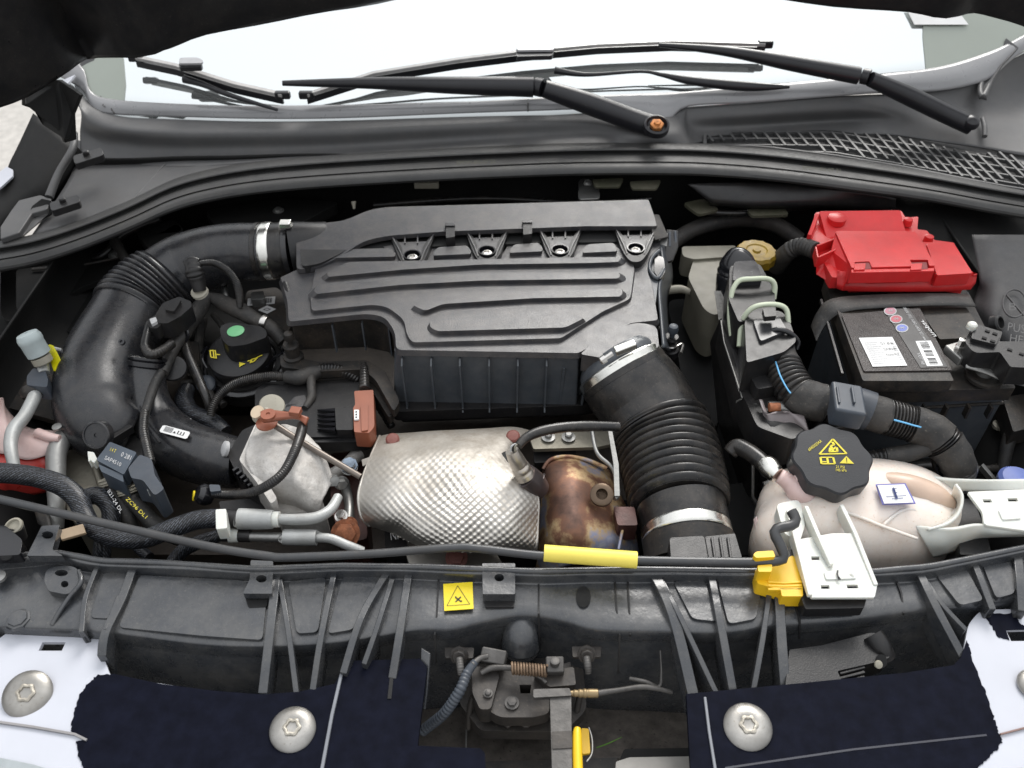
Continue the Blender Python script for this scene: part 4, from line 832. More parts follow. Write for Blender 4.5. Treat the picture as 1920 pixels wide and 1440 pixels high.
tube('u_hose', [(282,608,-.03,9),(275,630,-.032,8),(272,650,-.034,8),(282,664,-.038,9),(300,660,-.042,9),(322,645,-.05,9)], RUB, t, seg=16, corr=[(.45,.95,14,.1)])
tube('side_sleeve', [(392,556,-.06,8),(412,565,-.06,14),(450,583,-.065,16),(480,600,-.07,14),(500,610,-.075,12)], TAP, t, seg=16, jit=.08)
tube('end_sleeve', [(500,608,-.075,13),(516,622,-.08,14),(532,640,-.09,14)], TAP, t, seg=16); lathe('hose_clip', [(14,0),(15,3),(14,10)], (490,603,-.07), STL, t, axis=(.8,-.2,-.2), seg=16)
tube('down_hose', [(345,640,-.075,9),(352,665,-.08,9),(368,700,-.09,9),(385,740,-.1,8),(396,770,-.12,8)], RUB, t, seg=12)
t = T('pressure_sensor_plug', (320,590,-.03), 'black angular connector plug with a small grey clip resting on the duct bellows', 'connector')
prism('body', rnd([(290,592,4),(305,568,4),(336,556,4),(358,565,3),(360,574,3),(340,592,3),(314,606,4),(296,606,4)], 3), -.02, .028, GRY if 0 else BLK, t, bev=.003)
prism('rib', rnd([(322,560),(340,562),(326,584),(308,580)], 3), -.015, .01, BLK, t, bev=.002)
prism('nose', rnd([(276,600),(292,590),(306,604),(294,616),(280,614)], 4), -.022, .02, BLK, t, bev=.003); prism('grey_clip', rnd([(280,598),(292,594),(295,602),(284,608)], 2), -.017, .006, PRW, t, bev=.001)
# ================= small intake pipe =================
t = T('intake_pipe', (330,880,-.16), 'curved black plastic intake pipe with a small white label leading to the throttle body', 'pipe')
tube('pipe', [(276,688,-.07,32),(274,722,-.085,36),(280,765,-.105,43),(302,806,-.12,50),(340,838,-.122,54),(385,856,-.124,54),(430,866,-.125,50),(448,868,-.125,48)], DUC, t, seg=40, n=8, sharp=80)
lathe('collar', [(36,-6),(38,-4),(38,4),(34,6),(36,8),(36,12),(30,14)], (278,682,-.066), GLB, t, axis=(.1,.5,.6), seg=32)
prism('flange', rnd([(425,850,5),(455,806,4),(478,796,4),(482,870,3),(520,928,3),(500,932,4),(455,905,4),(440,880,4)], 4), -.09, .05, BLK, t, bev=.003)
lathe('grey_plug', [(15,0),(15,6),(10,9),(2,9)], (426,842,-.085), PRW, t, axis=(-.8,-.3,.5), seg=18)
for k in range(6): box('web_rib', (443+k*7,884+k*7,-.088), (.004,.008,.012), GLB, t, rot=(0,0,-40), bev=.0005)
Lz = -.078
art('white_label', [[(0,.15),(.06,0),(.95,0),(1,.15),(1,.85),(.95,1),(.06,1),(0,.85)]], (298,810,Lz), (350,824,Lz), (306,797,Lz), PAP, t, .0006)
art('label_print', [rect(.12,.25+.14*k,.42,.31+.14*k) for k in range(5)]+[[(.45,.3),(.56,.3),(.5,.6)]]+strokes([(.62,.3,.62,.75),(.62,.3,.72,.3),(.72,.3,.72,.7),(.72,.3,.82,.3),(.82,.3,.82,.75)], .035), (298,810,Lz), (350,824,Lz), (306,797,Lz), PRK, t, .001)
tube('seam', [(260,735,-.08,2),(270,790,-.08,2),(300,830,-.08,2)], DUC, t, seg=6)
lathe('resonator', [(24,0),(26,4),(24,8),(14,10),(2,9)], (325,692,-.085), BLK, t, axis=(.2,-.4,.8), seg=26)
prism('bracket', rnd([(180,870),(245,800),(262,812),(275,870),(230,880)], 4), -.105, .012, BLK, t, bev=.002)
fin('strut', [(205,822,-.075),(245,797,-.078)], .008, .012, BLK, t)
# braided hose behind
t = T('braided_hose', (390,790,-.14), 'short braided black hose ducking behind the white label of the intake pipe', 'hose', 'braided hoses')
tube('hose', [(352,728,-.125,14),(345,750,-.125,17),(360,775,-.128,17),(395,790,-.13,17),(422,812,-.135,16)], BRD, t, seg=20)
# corrugated lines to sensor
t = T('sensor_cable', (285,820,-.06), 'thin corrugated black cable running down into the grey pressure sensor', 'cable')
tube('sleeve', [(306,690,-.068,10),(292,716,-.07,9),(282,744,-.07,9),(272,775,-.07,8)], TAP, t, seg=14)
tube('corrugated_tube', [(272,772,-.07,8),(269,806,-.065,8),(274,835,-.06,8.5),(282,868,-.055,9)], RUB, t, seg=14, corr=[(0,1,22,.14)])
t = T('pressure_sensor', (240,870,-.07), 'slate grey pressure sensor with printed top on two rubber hoses', 'sensor')
prism('body', rnd([(180,862,4),(206,828,3),(256,848,3),(232,890,4)], 3), -.05, .022, SENS, t, bev=.002)
prism('body_front', rnd([(184,870),(230,890),(232,904),(190,884)], 2), -.052, .03, SENS, t, bev=.0015)
prism('plug', rnd([(240,878,4),(262,852,4),(284,860,5),(290,890,4),(308,916,5),(290,930,8),(268,900,6),(246,896,4)], 4), -.045, .045, GRY, t, bev=.004)
text('print', 'SAP4510', (196,862,-.05), (226,876,-.05), (199,855,-.05), PRW, t, .001); text('print', '0 281', (226,856,-.05), (244,864,-.05), (230,848,-.05), PRW, t, .001)
text('print', '1.4 T', (206,846,-.05), (216,850,-.05), (209,840,-.05), PRT, t, .001)
for x, y in ((168,858),(278,912)): prism('white_tab', rnd([(x-4,y-12),(x+8,y-10),(x+14,y+2),(x+8,y+10),(x+2,y+4),(x-2,y+8)], 2), -.06, .012, NYL, t, bev=.001)
for x, y in ((206,905),(240,922)):
    lathe('hose_clip', [(16,-4),(19,-2),(17,0),(19,2),(17,6),(19,8),(16,10)], (x,y,-.09), CRM, t, axis=(-.25,.5,.7), seg=20)
for (pts, s) in (([(206,915,-.095,13),(222,940,-.1,14),(238,968,-.11,14),(250,1000,-.13,14)], 'B21-24 DL'), ([(240,930,-.095,15),(262,952,-.1,15),(285,978,-.105,15),(310,998,-.11,15),(340,1010,-.12,15)], 'ZC96 DL1')):
    q = tube('rubber_hose', pts, TAP, t, seg=18)
    a, b = pts[0], pts[2]; up = 12
    text('print', s, (a[0]-4,a[1]+10,-.07), (b[0]-12,b[1]-2,-.078), (a[0]+1,a[1]+5,-.07), PRW if s[0] == 'B' else PRT, t, .004)
# valve with corrugated pipe below the throttle
t = T('vacuum_fitting', (385,925,-.1), 'round black vacuum fitting with thin corrugated hose looping up over the throttle body', 'hose')
lathe('fitting', [(4,-14),(16,-12),(20,-4),(20,8),(14,16),(2,18)], (385,928,-.085), GLB, t, axis=(-.7,-.2,.6), seg=24)
lathe('yellow_ring', [(9,-10),(10,-8),(9,-6)], (372,930,-.09), YLB, t, axis=(.7,.2,-.3), seg=20)
prism('latch', rnd([(392,908),(412,909),(414,920),(394,922)], 3), -.07, .01, GRY, t, bev=.002)
tube('corrugated_tube', [(400,926,-.08,8),(430,928,-.076,8),(470,924,-.055,8.5),(505,908,-.036,9),(532,885,-.028,9),(550,852,-.026,9),(562,820,-.026,10),(568,796,-.024,10)], RUB, t, seg=16, corr=[(.02,.8,56,.1)])
prism('black_block', rnd([(410,940),(500,932),(506,958),(415,962)], 5), -.12, .03, BLK, t, bev=.002)
# ================= throttle body =================
t = T('throttle_body', (530,880,-.15), 'cast aluminium throttle elbow between the intake pipe and the heat shield', 'throttle body')
prism('flange', rnd([(478,796,5),(494,786,5),(505,800,5),(474,858,6),(520,935,6),(508,945,5),(482,905,5),(448,862,5)], 4), -.062, .05, ALU, t, bev=.002)
sheet('elbow', [[(480,798,-.06),(530,796,-.055),(568,808,-.05),(604,846,-.06),(626,900,-.08)],[(466,830,-.058),(520,832,-.048),(560,850,-.045),(592,880,-.06),(615,920,-.08)],[(460,860,-.058),(515,866,-.045),(552,880,-.042),(585,905,-.06),(606,935,-.08)],[(478,898,-.064),(525,905,-.055),(555,915,-.055),(582,935,-.07),(600,955,-.09)],[(502,932,-.09),(540,945,-.095),(560,950,-.095),(580,962,-.1),(596,970,-.11)],[(510,950,-.16),(540,960,-.16),(560,965,-.16),(580,970,-.16),(596,978,-.16)]], ALU, t, 8, 8, th=.006, fn=lambda v,a,b: v+Vector((0,0,.0035*noise.noise(v*55)+.0015*noise.noise(v*160))))
prism('elbow_foot', rnd([(500,915,8),(560,912,10),(600,925,8),(612,960,8),(520,962,8)], 6), -.1, .05, ALU, t, bev=.005)
lathe('boss', [(18,-14),(18,0),(14,3),(4,3)], (489,777,-.03), CRM, t, axis=(-.2,-.3,.9), seg=24)
lathe('boss', [(13,0),(13,5),(2,5)], (484,774,-.022), mat('cream_cap', (.62,.5,.36), .5), t, axis=(-.3,-.3,.9), seg=20)
lathe('flange_disc', [(22,0),(24,3),(22,7),(2,7)], (510,762,-.03), CRM, t, axis=(.3,-.3,.9), seg=26)
lathe('side_bolt', [(12,0),(12,8),(9,8),(9,16),(2,17)], (624,900,-.085), GAL, t, axis=(.3,-.6,.5), seg=6)
sheet('brown_lever', [[(488,772,-.012),(500,768,-.01),(540,772,-.01),(560,776,-.01),(578,782,-.012)],[(490,790,-.016),(502,788,-.014),(540,784,-.014),(560,787,-.014),(572,796,-.016)]], BRN, t, 4, 3, th=.006)
lathe('lever_hub', [(14,-4),(14,3),(4,3),(4,1)], (503,778,-.012), BRN, t, seg=22); lathe('lever_disc', [(20,-3),(20,0),(2,1)], (500,792,-.028), BRN, t, seg=24)
box('lever_clip', (554,772,-.004), (.014,.012,.008), BRN, t, rot=(0,0,-10), bev=.001)
# metal rod
t = T('steel_tube', (590,840,-.04), 'straight thin steel tube slanting from the throttle body to the heat shield', 'metal tube')
tube('tube', [(512,795,-.035,7),(560,825,-.045,6),(610,855,-.055,6),(676,894,-.07,6)], mat('brown_steel_tube', (.17,.145,.125), .4, metal=.5, dust=.3), t, seg=14)
# brake/coolant stub bits between
t = T('turbo_fittings', (640,950,-.12), 'cluster of rusty union bolts and pipes left of the heat shield', 'pipe fittings')
for (x,y,z,r,m,ax) in ((655,876,-.1,12,GAL,(.1,-.4,.9)),(640,905,-.1,10,GAL,(.3,-.8,.4)),(655,985,-.11,12,RST,(0,-.5,.85)),(648,1000,-.11,20,RST,(.1,-.6,.7)),(640,968,-.1,9,STL,(0,-.3,.9))):
    hexb('union_bolt', (x,y,z), r, 14, m, t, axis=ax, washer=1.35)
tube('pipe_stub', [(600,900,-.13,12),(640,880,-.12,12),(672,850,-.12,14)], ALU, t, seg=14); tube('pipe_stub', [(646,905,-.13,10),(655,950,-.12,9),(652,990,-.12,12)], GAL, t, seg=14)
prism('dark_block', rnd([(618,850),(680,845),(690,1010),(640,1020),(620,950)], 10), -.14, .08, mat('brown_metal', (.07,.03,.025), .5, metal=.3, bump=(120,.8), var=.5), t, bev=.006)
lathe('blue_bolt', [(16,0),(16,6),(11,6),(11,16),(3,17)], (655,874,-.098), mat('bluish_zinc', (.22,.27,.33), .4, metal=.5, var=.4, vs=90), t, axis=(.1,-.3,.9), seg=8)
# ================= ignition cover =================
t = T('coil_cover', (600,800,-.1), 'dark grey plastic cover plate below the filter box carrying a brown plug', 'engine cover')
ol = rnd([(478,730,14),(500,716,10),(700,708,18),(705,812,16),(688,828,12),(560,830,10),(505,790,10),(478,770,8)], 8, 6)
prism('plate', ol, -.085, .018, GRY if 0 else BLK, t, bev=.003); prism('inner_plate', rnd([(486,735,10),(505,722,8),(692,716,14),(696,806,14),(682,818,10),(560,820,8),(512,785,8),(486,765,8)], 8, 5), -.0815, .004, BLK, t, bev=.0015)
tube('metal_rim', [(560,834,-.1,3),(640,836,-.1,3),(686,832,-.1,3),(706,818,-.1,3)], GAL, t, seg=8)
prism('socket', rnd([(628,765),(662,762),(662,806),(630,806)], 3), -.068, .018, BLK, t, bev=.0015)
for k in range(5): slab('grip_fin', [(594,768+k*9,-.078),(628,765+k*9,-.07),(628,771+k*9,-.07)], .006, GLB, t, 0)
prism('brown_plug', rnd([(664,733,3),(700,731,3),(702,800,5),(692,812,4),(664,810,3),(662,765,2),(666,758,2)], 3), -.058, .028, BRN, t, bev=.002)
prism('plug_ridge', rnd([(676,760),(690,758),(690,806),(678,808)], 2), -.0555, .004, BRN, t, bev=.001)
prism('white_clip', rnd([(664,768),(673,768),(673,786),(664,787)], 1), -.0555, .005, PAP, t, bev=.0005)
for y in (772,777,782): box('clip_hole', (668,y,-.055), (.002,.0018,.001), PRK, t, bev=0)
prism('moulded_pad', rnd([(552,744),(572,740),(576,758),(560,764),(540,772),(530,768)], 3), -.079, .003, LID, t, bev=.0008)
prism('moulded_bar', rnd([(528,760),(556,752),(558,757),(530,766)], 2), -.079, .003, LID, t, bev=.0008)
tube('plug_tube', [(683,684,-.07,8),(683,706,-.062,8.5),(683,730,-.06,10)], RUB, t, seg=14, corr=[(0,1,9,.18)])
t = T('ignition_cable', (500,710,-.08), 'corrugated black cable arching over the cover plate below the oil cap', 'cable')
tube('corrugated_tube', [(395,780,-.11,7),(400,760,-.1,7.5),(418,735,-.09,8),(450,716,-.08,8.5),(500,706,-.075,8.5),(540,706,-.072,8.5)], RUB, t, seg=14, corr=[(.0,1,50,.16)])
tube('tape_joint', [(536,706,-.072,11),(560,708,-.07,14),(585,700,-.07,14),(600,694,-.07,11)], TAP, t, seg=16, jit=.08); tube('tape_drop', [(583,704,-.07,9),(584,730,-.074,8),(584,745,-.078,8),(572,765,-.08,6)], TAP, t, seg=12)
tube('corrugated_tube', [(598,693,-.07,11),(625,692,-.07,11),(650,698,-.074,10),(672,712,-.085,8)], RUB, t, seg=14, corr=[(.0,1,14,.16)])
# ================= heat shield =================
def shf(v, a, b):
    px = 680+b*330; py = 815+a*215
    u, w_ = b*48, a*35
    ridge = math.exp(-((b-.5)/.27)**2)
    k = max(0, min(1, (a-.14)*3))*max(.0, min(1, .35+ridge+ .8*max(0, a-.62)*2.4))
    flat = max(0, 1-abs(a-.42)/.16)*(1-math.exp(-((b-.5)/.2)**2))
    bump = math.cos(u*math.pi)*math.cos(w_*math.pi)
    return v + Vector((0, -.35, .94))*((.0013*bump*(.8+.6*noise.noise(v*25)))*k*(1-.85*flat) + .0016*noise.noise(v*30)+.004*noise.noise(v*11+Vector((3,0,0))))
t = T('heat_shield', (840,920,-.08), 'dimpled silver heat shield over the exhaust manifold in the middle of the bay', 'heat shield')
rows = [[(712,818,-.09),(740,812,-.085),(800,808,-.08),(860,806,-.08),(910,804,-.08),(960,800,-.082),(994,806,-.088)],
        [(696,850,-.075),(735,848,-.062),(800,845,-.055),(850,842,-.052),(905,842,-.055),(950,850,-.062),(955,868,-.075)],
        [(680,890,-.07),(730,890,-.053),(790,884,-.048),(850,880,-.044),(910,885,-.048),(965,893,-.053),(1000,900,-.07)],
        [(672,930,-.075),(725,930,-.056),(780,930,-.05),(845,930,-.043),(905,930,-.05),(968,935,-.056),(1009,940,-.075)],
        [(676,968,-.09),(725,972,-.07),(775,968,-.058),(842,970,-.046),(905,972,-.055),(965,978,-.065),(1008,980,-.09)],
        [(690,985,-.105),(740,994,-.095),(778,1002,-.07),(845,1008,-.06),(905,1012,-.07),(965,1016,-.08),(1006,1020,-.1)],
        [(715,990,-.12),(752,1008,-.11),(790,1026,-.09),(845,1034,-.075),(905,1036,-.085),(960,1038,-.1),(1000,1042,-.12)]]
sheet('foil', rows, SHD, t, 56, 44, th=.0015, fn=shf, sharp=180)
tube('rolled_edge', [(712,818,-.09,3),(698,850,-.076,3),(682,890,-.071,3),(672,930,-.076,3),(677,968,-.091,3),(692,986,-.106,3)], SHD, t, seg=8)
tube('rolled_edge', [(1000,900,-.071,3),(1009,940,-.076,3),(1008,980,-.091,3),(1006,1020,-.101,3),(1000,1042,-.12,3)], SHD, t, seg=8)
for x, y in ((736,824),(962,818)): lathe('rivet', [(13,-4),(13,1),(10,4),(4,5),(1,5)], (x,y,-.072), RBR, t, axis=(0,-.3,.95), seg=22)
slab('tab', [(678,862,-.075),(695,856,-.07),(696,866,-.07),(680,874,-.075)], .002, SHD, t, 0)
prism('sensor_well', circ(952,866,19,21,22), -.058, .006, DRB, t, bev=.001)
hexb('lower_bolt', (856,1046,-.12), 14, 8, RBR, t, axis=(0,-.4,.9)); prism('lower_flange', rnd([(760,1036),(930,1036),(945,1062),(770,1064)], 6), -.13, .01, SHD, t, bev=.002)
prism('black_block', rnd([(720,985),(752,985),(770,1040),(722,1030)], 4), -.13, .03, BLK, t); text('moulded_mark', 'NI', (734,1018,-.125), (748,1016,-.125), (732,1002,-.125), PRW, t, .006)
# oxygen sensor
t = T('oxygen_sensor', (985,890,-.05), 'steel oxygen sensor with a black lead plugged in at the right of the heat shield', 'sensor')
tube('body', [(960,845,.0-.01,13),(966,858,-.02,15),(975,875,-.035,17),(986,894,-.05,19)], STL if 0 else mat('sensor_steel', (.55,.5,.44), .35, metal=.9), t, seg=20, corr=[(.55,.8,1,.12)])
tube('base', [(982,892,-.05,25),(996,905,-.065,27),(1008,918,-.08,24)], mat('dark_alloy', (.12,.1,.1), .35, metal=.7), t, seg=20)
lathe('flange', [(26,0),(28,3),(20,5)], (1002,908,-.07), mat('dark_alloy', (.12,.1,.1), .35), t, axis=(.6,-.3,-.4), seg=22)
tube('lead', [(972,836,-.002,8),(985,822,.0,9),(1010,810,.0,10),(1050,802,-.002,10),(1100,799,-.01,10),(1160,800,-.02,9)], RUB, t, seg=14)
for k, m in enumerate((PRW, BLK, CRM)): tube('wire', [(958+k*4,846,-.008,2),(960+k*3,836,-.0,2),(976,830,-.0,2)], m, t, seg=6)
# downpipe
t = T('exhaust_downpipe', (1090,1000,-.16), 'heat tinted brown and golden catalytic converter right of the heat shield', 'exhaust')
sheet('shell', [[(1012,905,-.13),(1022,868,-.11),(1048,855,-.10),(1075,853,-.10),(1130,872,-.11),(1150,890,-.12)],
                [(1014,930,-.11),(1030,890,-.085),(1060,880,-.078),(1090,885,-.08),(1135,905,-.1),(1160,920,-.12)],
                [(1012,980,-.12),(1035,950,-.085),(1065,940,-.072),(1100,945,-.078),(1145,955,-.1),(1180,960,-.13)],
                [(1008,1040,-.14),(1035,1010,-.1),(1070,1000,-.082),(1110,1005,-.09),(1155,1010,-.11),(1195,1010,-.14)],
                [(1000,1080,-.18),(1035,1070,-.14),(1070,1060,-.12),(1110,1060,-.12),(1160,1060,-.14),(1200,1060,-.17)]], HEA, t, 10, 8, th=.004, sharp=180)
tube('seam', [(1018,880,-.1,4),(1032,862,-.095,4),(1062,856,-.092,4),(1100,862,-.095,4),(1138,878,-.1,4)], HEA, t, seg=8)
tube('seam', [(1176,962,-.1,3),(1168,990,-.1,3),(1160,1030,-.11,3)], STL if 0 else HEA, t, seg=8)
lathe('eye_ring', [(22,-5),(22,4),(19,6),(11,6),(10,4),(10,-5)], (1128,928,-.07), mat('brown_steel', (.14,.1,.07), .4, metal=.8, bump=(150,.4)), t, axis=(0,-.4,.9), seg=26)
tube('rod', [(1110,808,-.06,4),(1120,850,-.065,4),(1150,880,-.07,4),(1158,925,-.075,5),(1152,935,-.075,5)], GAL, t, seg=10)
prism('rear_bracket', rnd([(990,812,4),(1148,808,4),(1150,832,3),(1120,838,4),(1000,842,4)], 4), -.085, .006, mat('grimy_steel', (.16,.15,.12), .45, metal=.5, bump=(120,.6), dust=.4), t, bev=.001)
prism('rear_bracket', rnd([(1000,845),(1080,842),(1080,858),(1040,866),(1002,868)], 3), -.1, .02, BLK, t, bev=.001)
for x, y in ((1028,820),(1066,820)): lathe('stud', [(13,0),(13,2),(7,3),(7,9),(5,11),(2,11)], (x,y,-.083), GAL, t, seg=16)
prism('block', rnd([(1150,950),(1190,950),(1196,985),(1158,985)], 5), -.09, .03, mat('brown_metal', (.07,.03,.025), .5), t, bev=.004)
slab('slotted_bracket', [(1140,808,-.05),(1148,808,-.05),(1160,870,-.06),(1162,930,-.07),(1152,930,-.07),(1150,870,-.06)], .002, GAL, t)
# ================= left side: ac pipes, pink reservoir =================
t = T('service_port', (70,670,-.04), 'pale grey air conditioning service port cap with yellow tag on a white pipe', 'valve cap')
ax = (-.28, .25, .93)
lathe('cap', [(17,-16),(21,-14),(21,12),(22,14),(22,22),(19,30),(4,32),(4,30)], (66,652,-.02), mat('cap_grey', (.42,.48,.48), .4), t, axis=ax, seg=24, lobes=(12,.015,20.5))
lathe('base', [(16,-30),(18,-28),(18,-16)], (67,655,-.02), CRM, t, axis=ax, seg=20)
tube('neck', [(80,682,-.045,11),(83,700,-.05,10)], PIP, t, seg=14)
prism('grey_clamp', rnd([(50,705),(62,690),(85,694),(90,712),(88,726),(50,722)], 4), -.045, .025, GRY, t, bev=.003); tube('rubber_grommet', [(60,725,-.06,24),(66,735,-.065,26),(68,745,-.07,24)], BLD, t, seg=20)
sheet('yellow_tag', [[(86,652,-.04),(92,646,-.035),(100,648,-.035)],[(92,670,-.045),(100,665,-.04),(112,672,-.04)],[(100,695,-.05),(112,698,-.05),(122,700,-.05)]], mat('tag_yellow', (.6,.55,.0), .5), t, 4, 4, th=.001)
tube('loop', [(98,652,-.05,3),(125,662,-.06,3),(128,690,-.07,3)], PRW, t, seg=6)
t = T('aircon_pipe', (30,830,-.08), 'bent white aluminium air conditioning pipe in front of the pink reservoir', 'pipe')
tube('pipe', [(68,734,-.06,12),(62,750,-.06,12),(46,780,-.06,12),(26,806,-.06,13),(20,835,-.062,12),(25,868,-.068,11),(32,900,-.08,11)], PIP, t, seg=18)
t = T('coolant_pipe', (110,880,-.12), 'thick grey aluminium pipe coming down from behind the duct end', 'pipe')
tube('pipe', [(140,805,-.1,17),(120,820,-.1,18),(106,850,-.1,18),(105,900,-.11,17),(106,945,-.12,15),(105,990,-.14,14)], mat('pipe_grey', (.3,.3,.29), .45, metal=.5, bump=(200,.4)), t, seg=20)
t = T('washer_reservoir', (20,830,-.16), 'translucent pink plastic reservoir with red liquid at the left edge', 'reservoir')
sheet('upper_tank', [[(-60,740,-.1),(0,738,-.1),(12,765,-.1),(50,800,-.1),(110,808,-.1),(120,815,-.1)],[(-60,790,-.07),(0,790,-.07),(20,800,-.075),(55,822,-.085),(100,830,-.09),(118,835,-.095)],[(-60,850,-.09),(0,850,-.09),(20,855,-.095),(50,862,-.1),(80,856,-.1),(92,850,-.1)]], TNP, t, 6, 5, th=.004, sharp=180)
sheet('red_liquid', [[(-60,848,-.095),(0,848,-.095),(22,856,-.1),(50,862,-.105),(80,856,-.105),(92,852,-.108)],[(-60,880,-.11),(0,890,-.11),(20,890,-.115),(50,890,-.12),(80,885,-.12),(92,880,-.12)],[(-60,940,-.17),(0,940,-.17),(20,935,-.17),(50,930,-.17),(80,925,-.17),(95,920,-.17)]], TNR, t, 6, 5, th=.004, sharp=180)
tube('tab', [(70,812,-.085,10),(95,820,-.085,9),(112,822,-.085,7)], TNP, t, seg=12); lathe('screw', [(9,0),(9,4),(2,5)], (108,802,-.08), GAL, t, seg=12)
# ribbed alternator casting
t = T('compressor_casting', (150,900,-.16), 'grimy grey metal casting below the end of the big duct', 'engine casting')
prism('casting', rnd([(122,845,12),(175,835,12),(215,880,10),(235,990,10),(150,990,10),(125,960,10)], 8), -.13, .1, mat('grimy_steel', (.16,.15,.12), .45), t, bev=.008)
tube('rib', [(170,840,-.125,7),(180,880,-.125,7),(200,940,-.128,7)], mat('grimy_steel', (.16,.15,.12), .45), t, seg=10)
# braided hoses
def braid(pts, lab, r=1): 
    t = T('braided_hose', pts[0][:3], lab, 'hose', 'braided hoses'); tube('hose', pts, BRD, t, seg=28, n=10); return t
braid([(-40,885,-.05,20),(20,888,-.05,19),(70,895,-.052,19),(115,910,-.056,19),(145,935,-.062,19),(158,965,-.07,18),(175,990,-.075,18),(215,1008,-.075,18),(270,1010,-.075,18),(325,990,-.072,18),(370,975,-.07,18),(410,972,-.07,18)], 'long braided hose sweeping in from the left edge under the prop rod')
braid([(148,955,-.09,16),(158,935,-.085,16),(185,930,-.085,17),(205,948,-.09,17),(208,975,-.1,17),(195,1005,-.11,16),(190,1050,-.13,16)], 'braided black hose curled beside the two rubber sensor hoses')
braid([(320,1060,-.13,13),(340,1035,-.12,13),(370,1018,-.11,13),(410,1005,-.105,12)], 'lower braided black hose rising behind the carrier to the second metal pipe')
braid([(280,1045,-.13,10),(262,1030,-.13,10),(250,1015,-.13,10)], 'short braided black hose end below the prop rod')
t = T('metal_pipe', (560,975,-.07), 'upper silver pipe with crimped sleeve and white clip joining the braided hose', 'pipe', 'crimped pipes')
tube('rubber_end', [(422,972,-.07,17),(452,973,-.07,17)], BLK, t, seg=20); tube('crimped_sleeve', [(448,973,-.068,18),(452,973,-.068,20),(508,974,-.068,18),(512,974,-.068,15)], PIP, t, seg=24)
tube('white_ring', [(506,974,-.068,15),(524,974,-.068,15)], NYL, t, seg=20); tube('pipe', [(520,973,-.068,10),(560,974,-.068,11),(595,970,-.068,11),(620,955,-.07,10),(634,932,-.075,9)], PIP, t, seg=18)
prism('white_clip', rnd([(404,955,3),(424,954,3),(426,990,3),(405,992,3)], 2), -.05, .02, NYL, t, bev=.002)
t = T('metal_pipe', (580,1010,-.08), 'lower silver pipe with crimped sleeve just above the prop rod', 'pipe', 'crimped pipes')
tube('rubber_end', [(410,1003,-.085,12),(470,1005,-.085,12)], BLK, t, seg=18); tube('thin_pipe', [(466,1006,-.085,9),(540,1008,-.085,9)], GAL, t, seg=16)
tube('crimped_sleeve', [(532,1007,-.085,13),(536,1007,-.085,15),(590,1008,-.085,15),(594,1008,-.085,13)], PIP, t, seg=22); tube('pipe', [(590,1008,-.085,9),(620,1010,-.085,9),(650,1022,-.09,9),(680,1034,-.1,9)], PIP, t, seg=16)
lathe('white_clip', [(13,0),(14,4),(13,18)], (430,1004,-.085), NYL, t, axis=(1,0,0), seg=18)
def dome(name, pts, z0, h, m, parent, rings=7, below=.06, c=None, pw=1.0, label=None, fn=None):
    P = [Z(p[0], p[1], p[2] if len(p) > 2 else z0) for p in pts]; c = c or sum(P, Vector())/len(P); c = Vector(c); c.z = z0
    n = len(P); vs = []; fs = []
    prof = [(.86, -below), (.97, -below*.75), (1.0, -below*.35)] + [(math.cos(i/rings*1.5708)**pw, h*math.sin(i/rings*1.5708)) for i in range(rings)] + [(.02, h)]
    for s, dz in prof:
        for p in P:
            q = c+(p-c)*s; q.z = z0+(p.z-z0)*s+dz; vs.append(q)
    for i in range(len(prof)-1):
        for k in range(n): fs.append((i*n+k, i*n+(k+1) % n, (i+1)*n+(k+1) % n, (i+1)*n+k))
    fs.append(tuple(range(n-1, -1, -1))); fs.append(tuple((len(prof)-1)*n+k for k in range(n)))
    if fn: vs = [fn(v) for v in vs]
    return link(name, fix(mesh(name, vs, fs)), m, parent, sharp=180, label=label)
# ================= coolant reservoir =================
t = T('coolant_reservoir', (1600,980,-.16), 'translucent peach coolant tank with white nylon brackets at the front right corner', 'coolant tank')
ol = cr([(1420,960),(1425,925),(1450,900),(1480,885),(1530,873),(1600,873),(1660,880),(1720,895),(1770,915),(1800,945),(1812,985),(1795,1020),(1740,1040),(1640,1052),(1540,1056),(1460,1050),(1422,1020),(1412,990)], 3, True)
dome('tank', ol, -.10, .055, TNK, t, rings=9, below=.07, pw=.8, fn=lambda v: v+Vector((0,0,.004*noise.noise(v*22))))
sheet('tank_seam', [[(1418,968,-.085),(1430,1005,-.092),(1470,1030,-.092),(1560,1040,-.092)],[(1412,974,-.09),(1424,1013,-.097),(1466,1038,-.097),(1560,1048,-.097)]], TNP, t, 6, 3, th=.002)
tube('hump', [(1650,905,-.062,22),(1700,918,-.06,30),(1750,935,-.065,28),(1782,952,-.075,16)], mat('tank_amber', (.6,.45,.35), .35, sub=.4, var=.1), t, seg=20, sharp=180)
tube('moulded_fold', [(1655,985,-.056,3),(1700,955,-.054,4),(1760,975,-.063,4),(1800,950,-.069,4)], TNK, t, seg=8, sharp=180)
tube('moulded_fold', [(1540,950,-.052,3),(1600,965,-.051,3.5),(1650,985,-.055,3.5),(1720,1010,-.064,3)], TNK, t, seg=8, sharp=180)
tube('filler_neck', [(1560,900,-.062,62),(1560,884,-.05,52),(1560,870,-.035,50)], TNK, t, seg=36)
tube('overflow_neck', [(1462,892,-.04,14),(1480,905,-.046,17),(1500,925,-.055,24),(1520,940,-.07,26)], TNP, t, seg=22, sharp=180)
fin('neck_tab', [(1490,880,-.03),(1497,900,-.035)], .004, .02, TNP, t)
def gear(a): return 1
lathe('cap', [(70,-38),(73,-36),(73,-4),(70,0),(10,1)], (1561,858,-.012), mat('cap_black', (.022,.023,.026), .42, bump=(500,.2), var=.1), t, axis=(0,-.22,.97), seg=96, lobes=(8,.045,60), sharp=30)
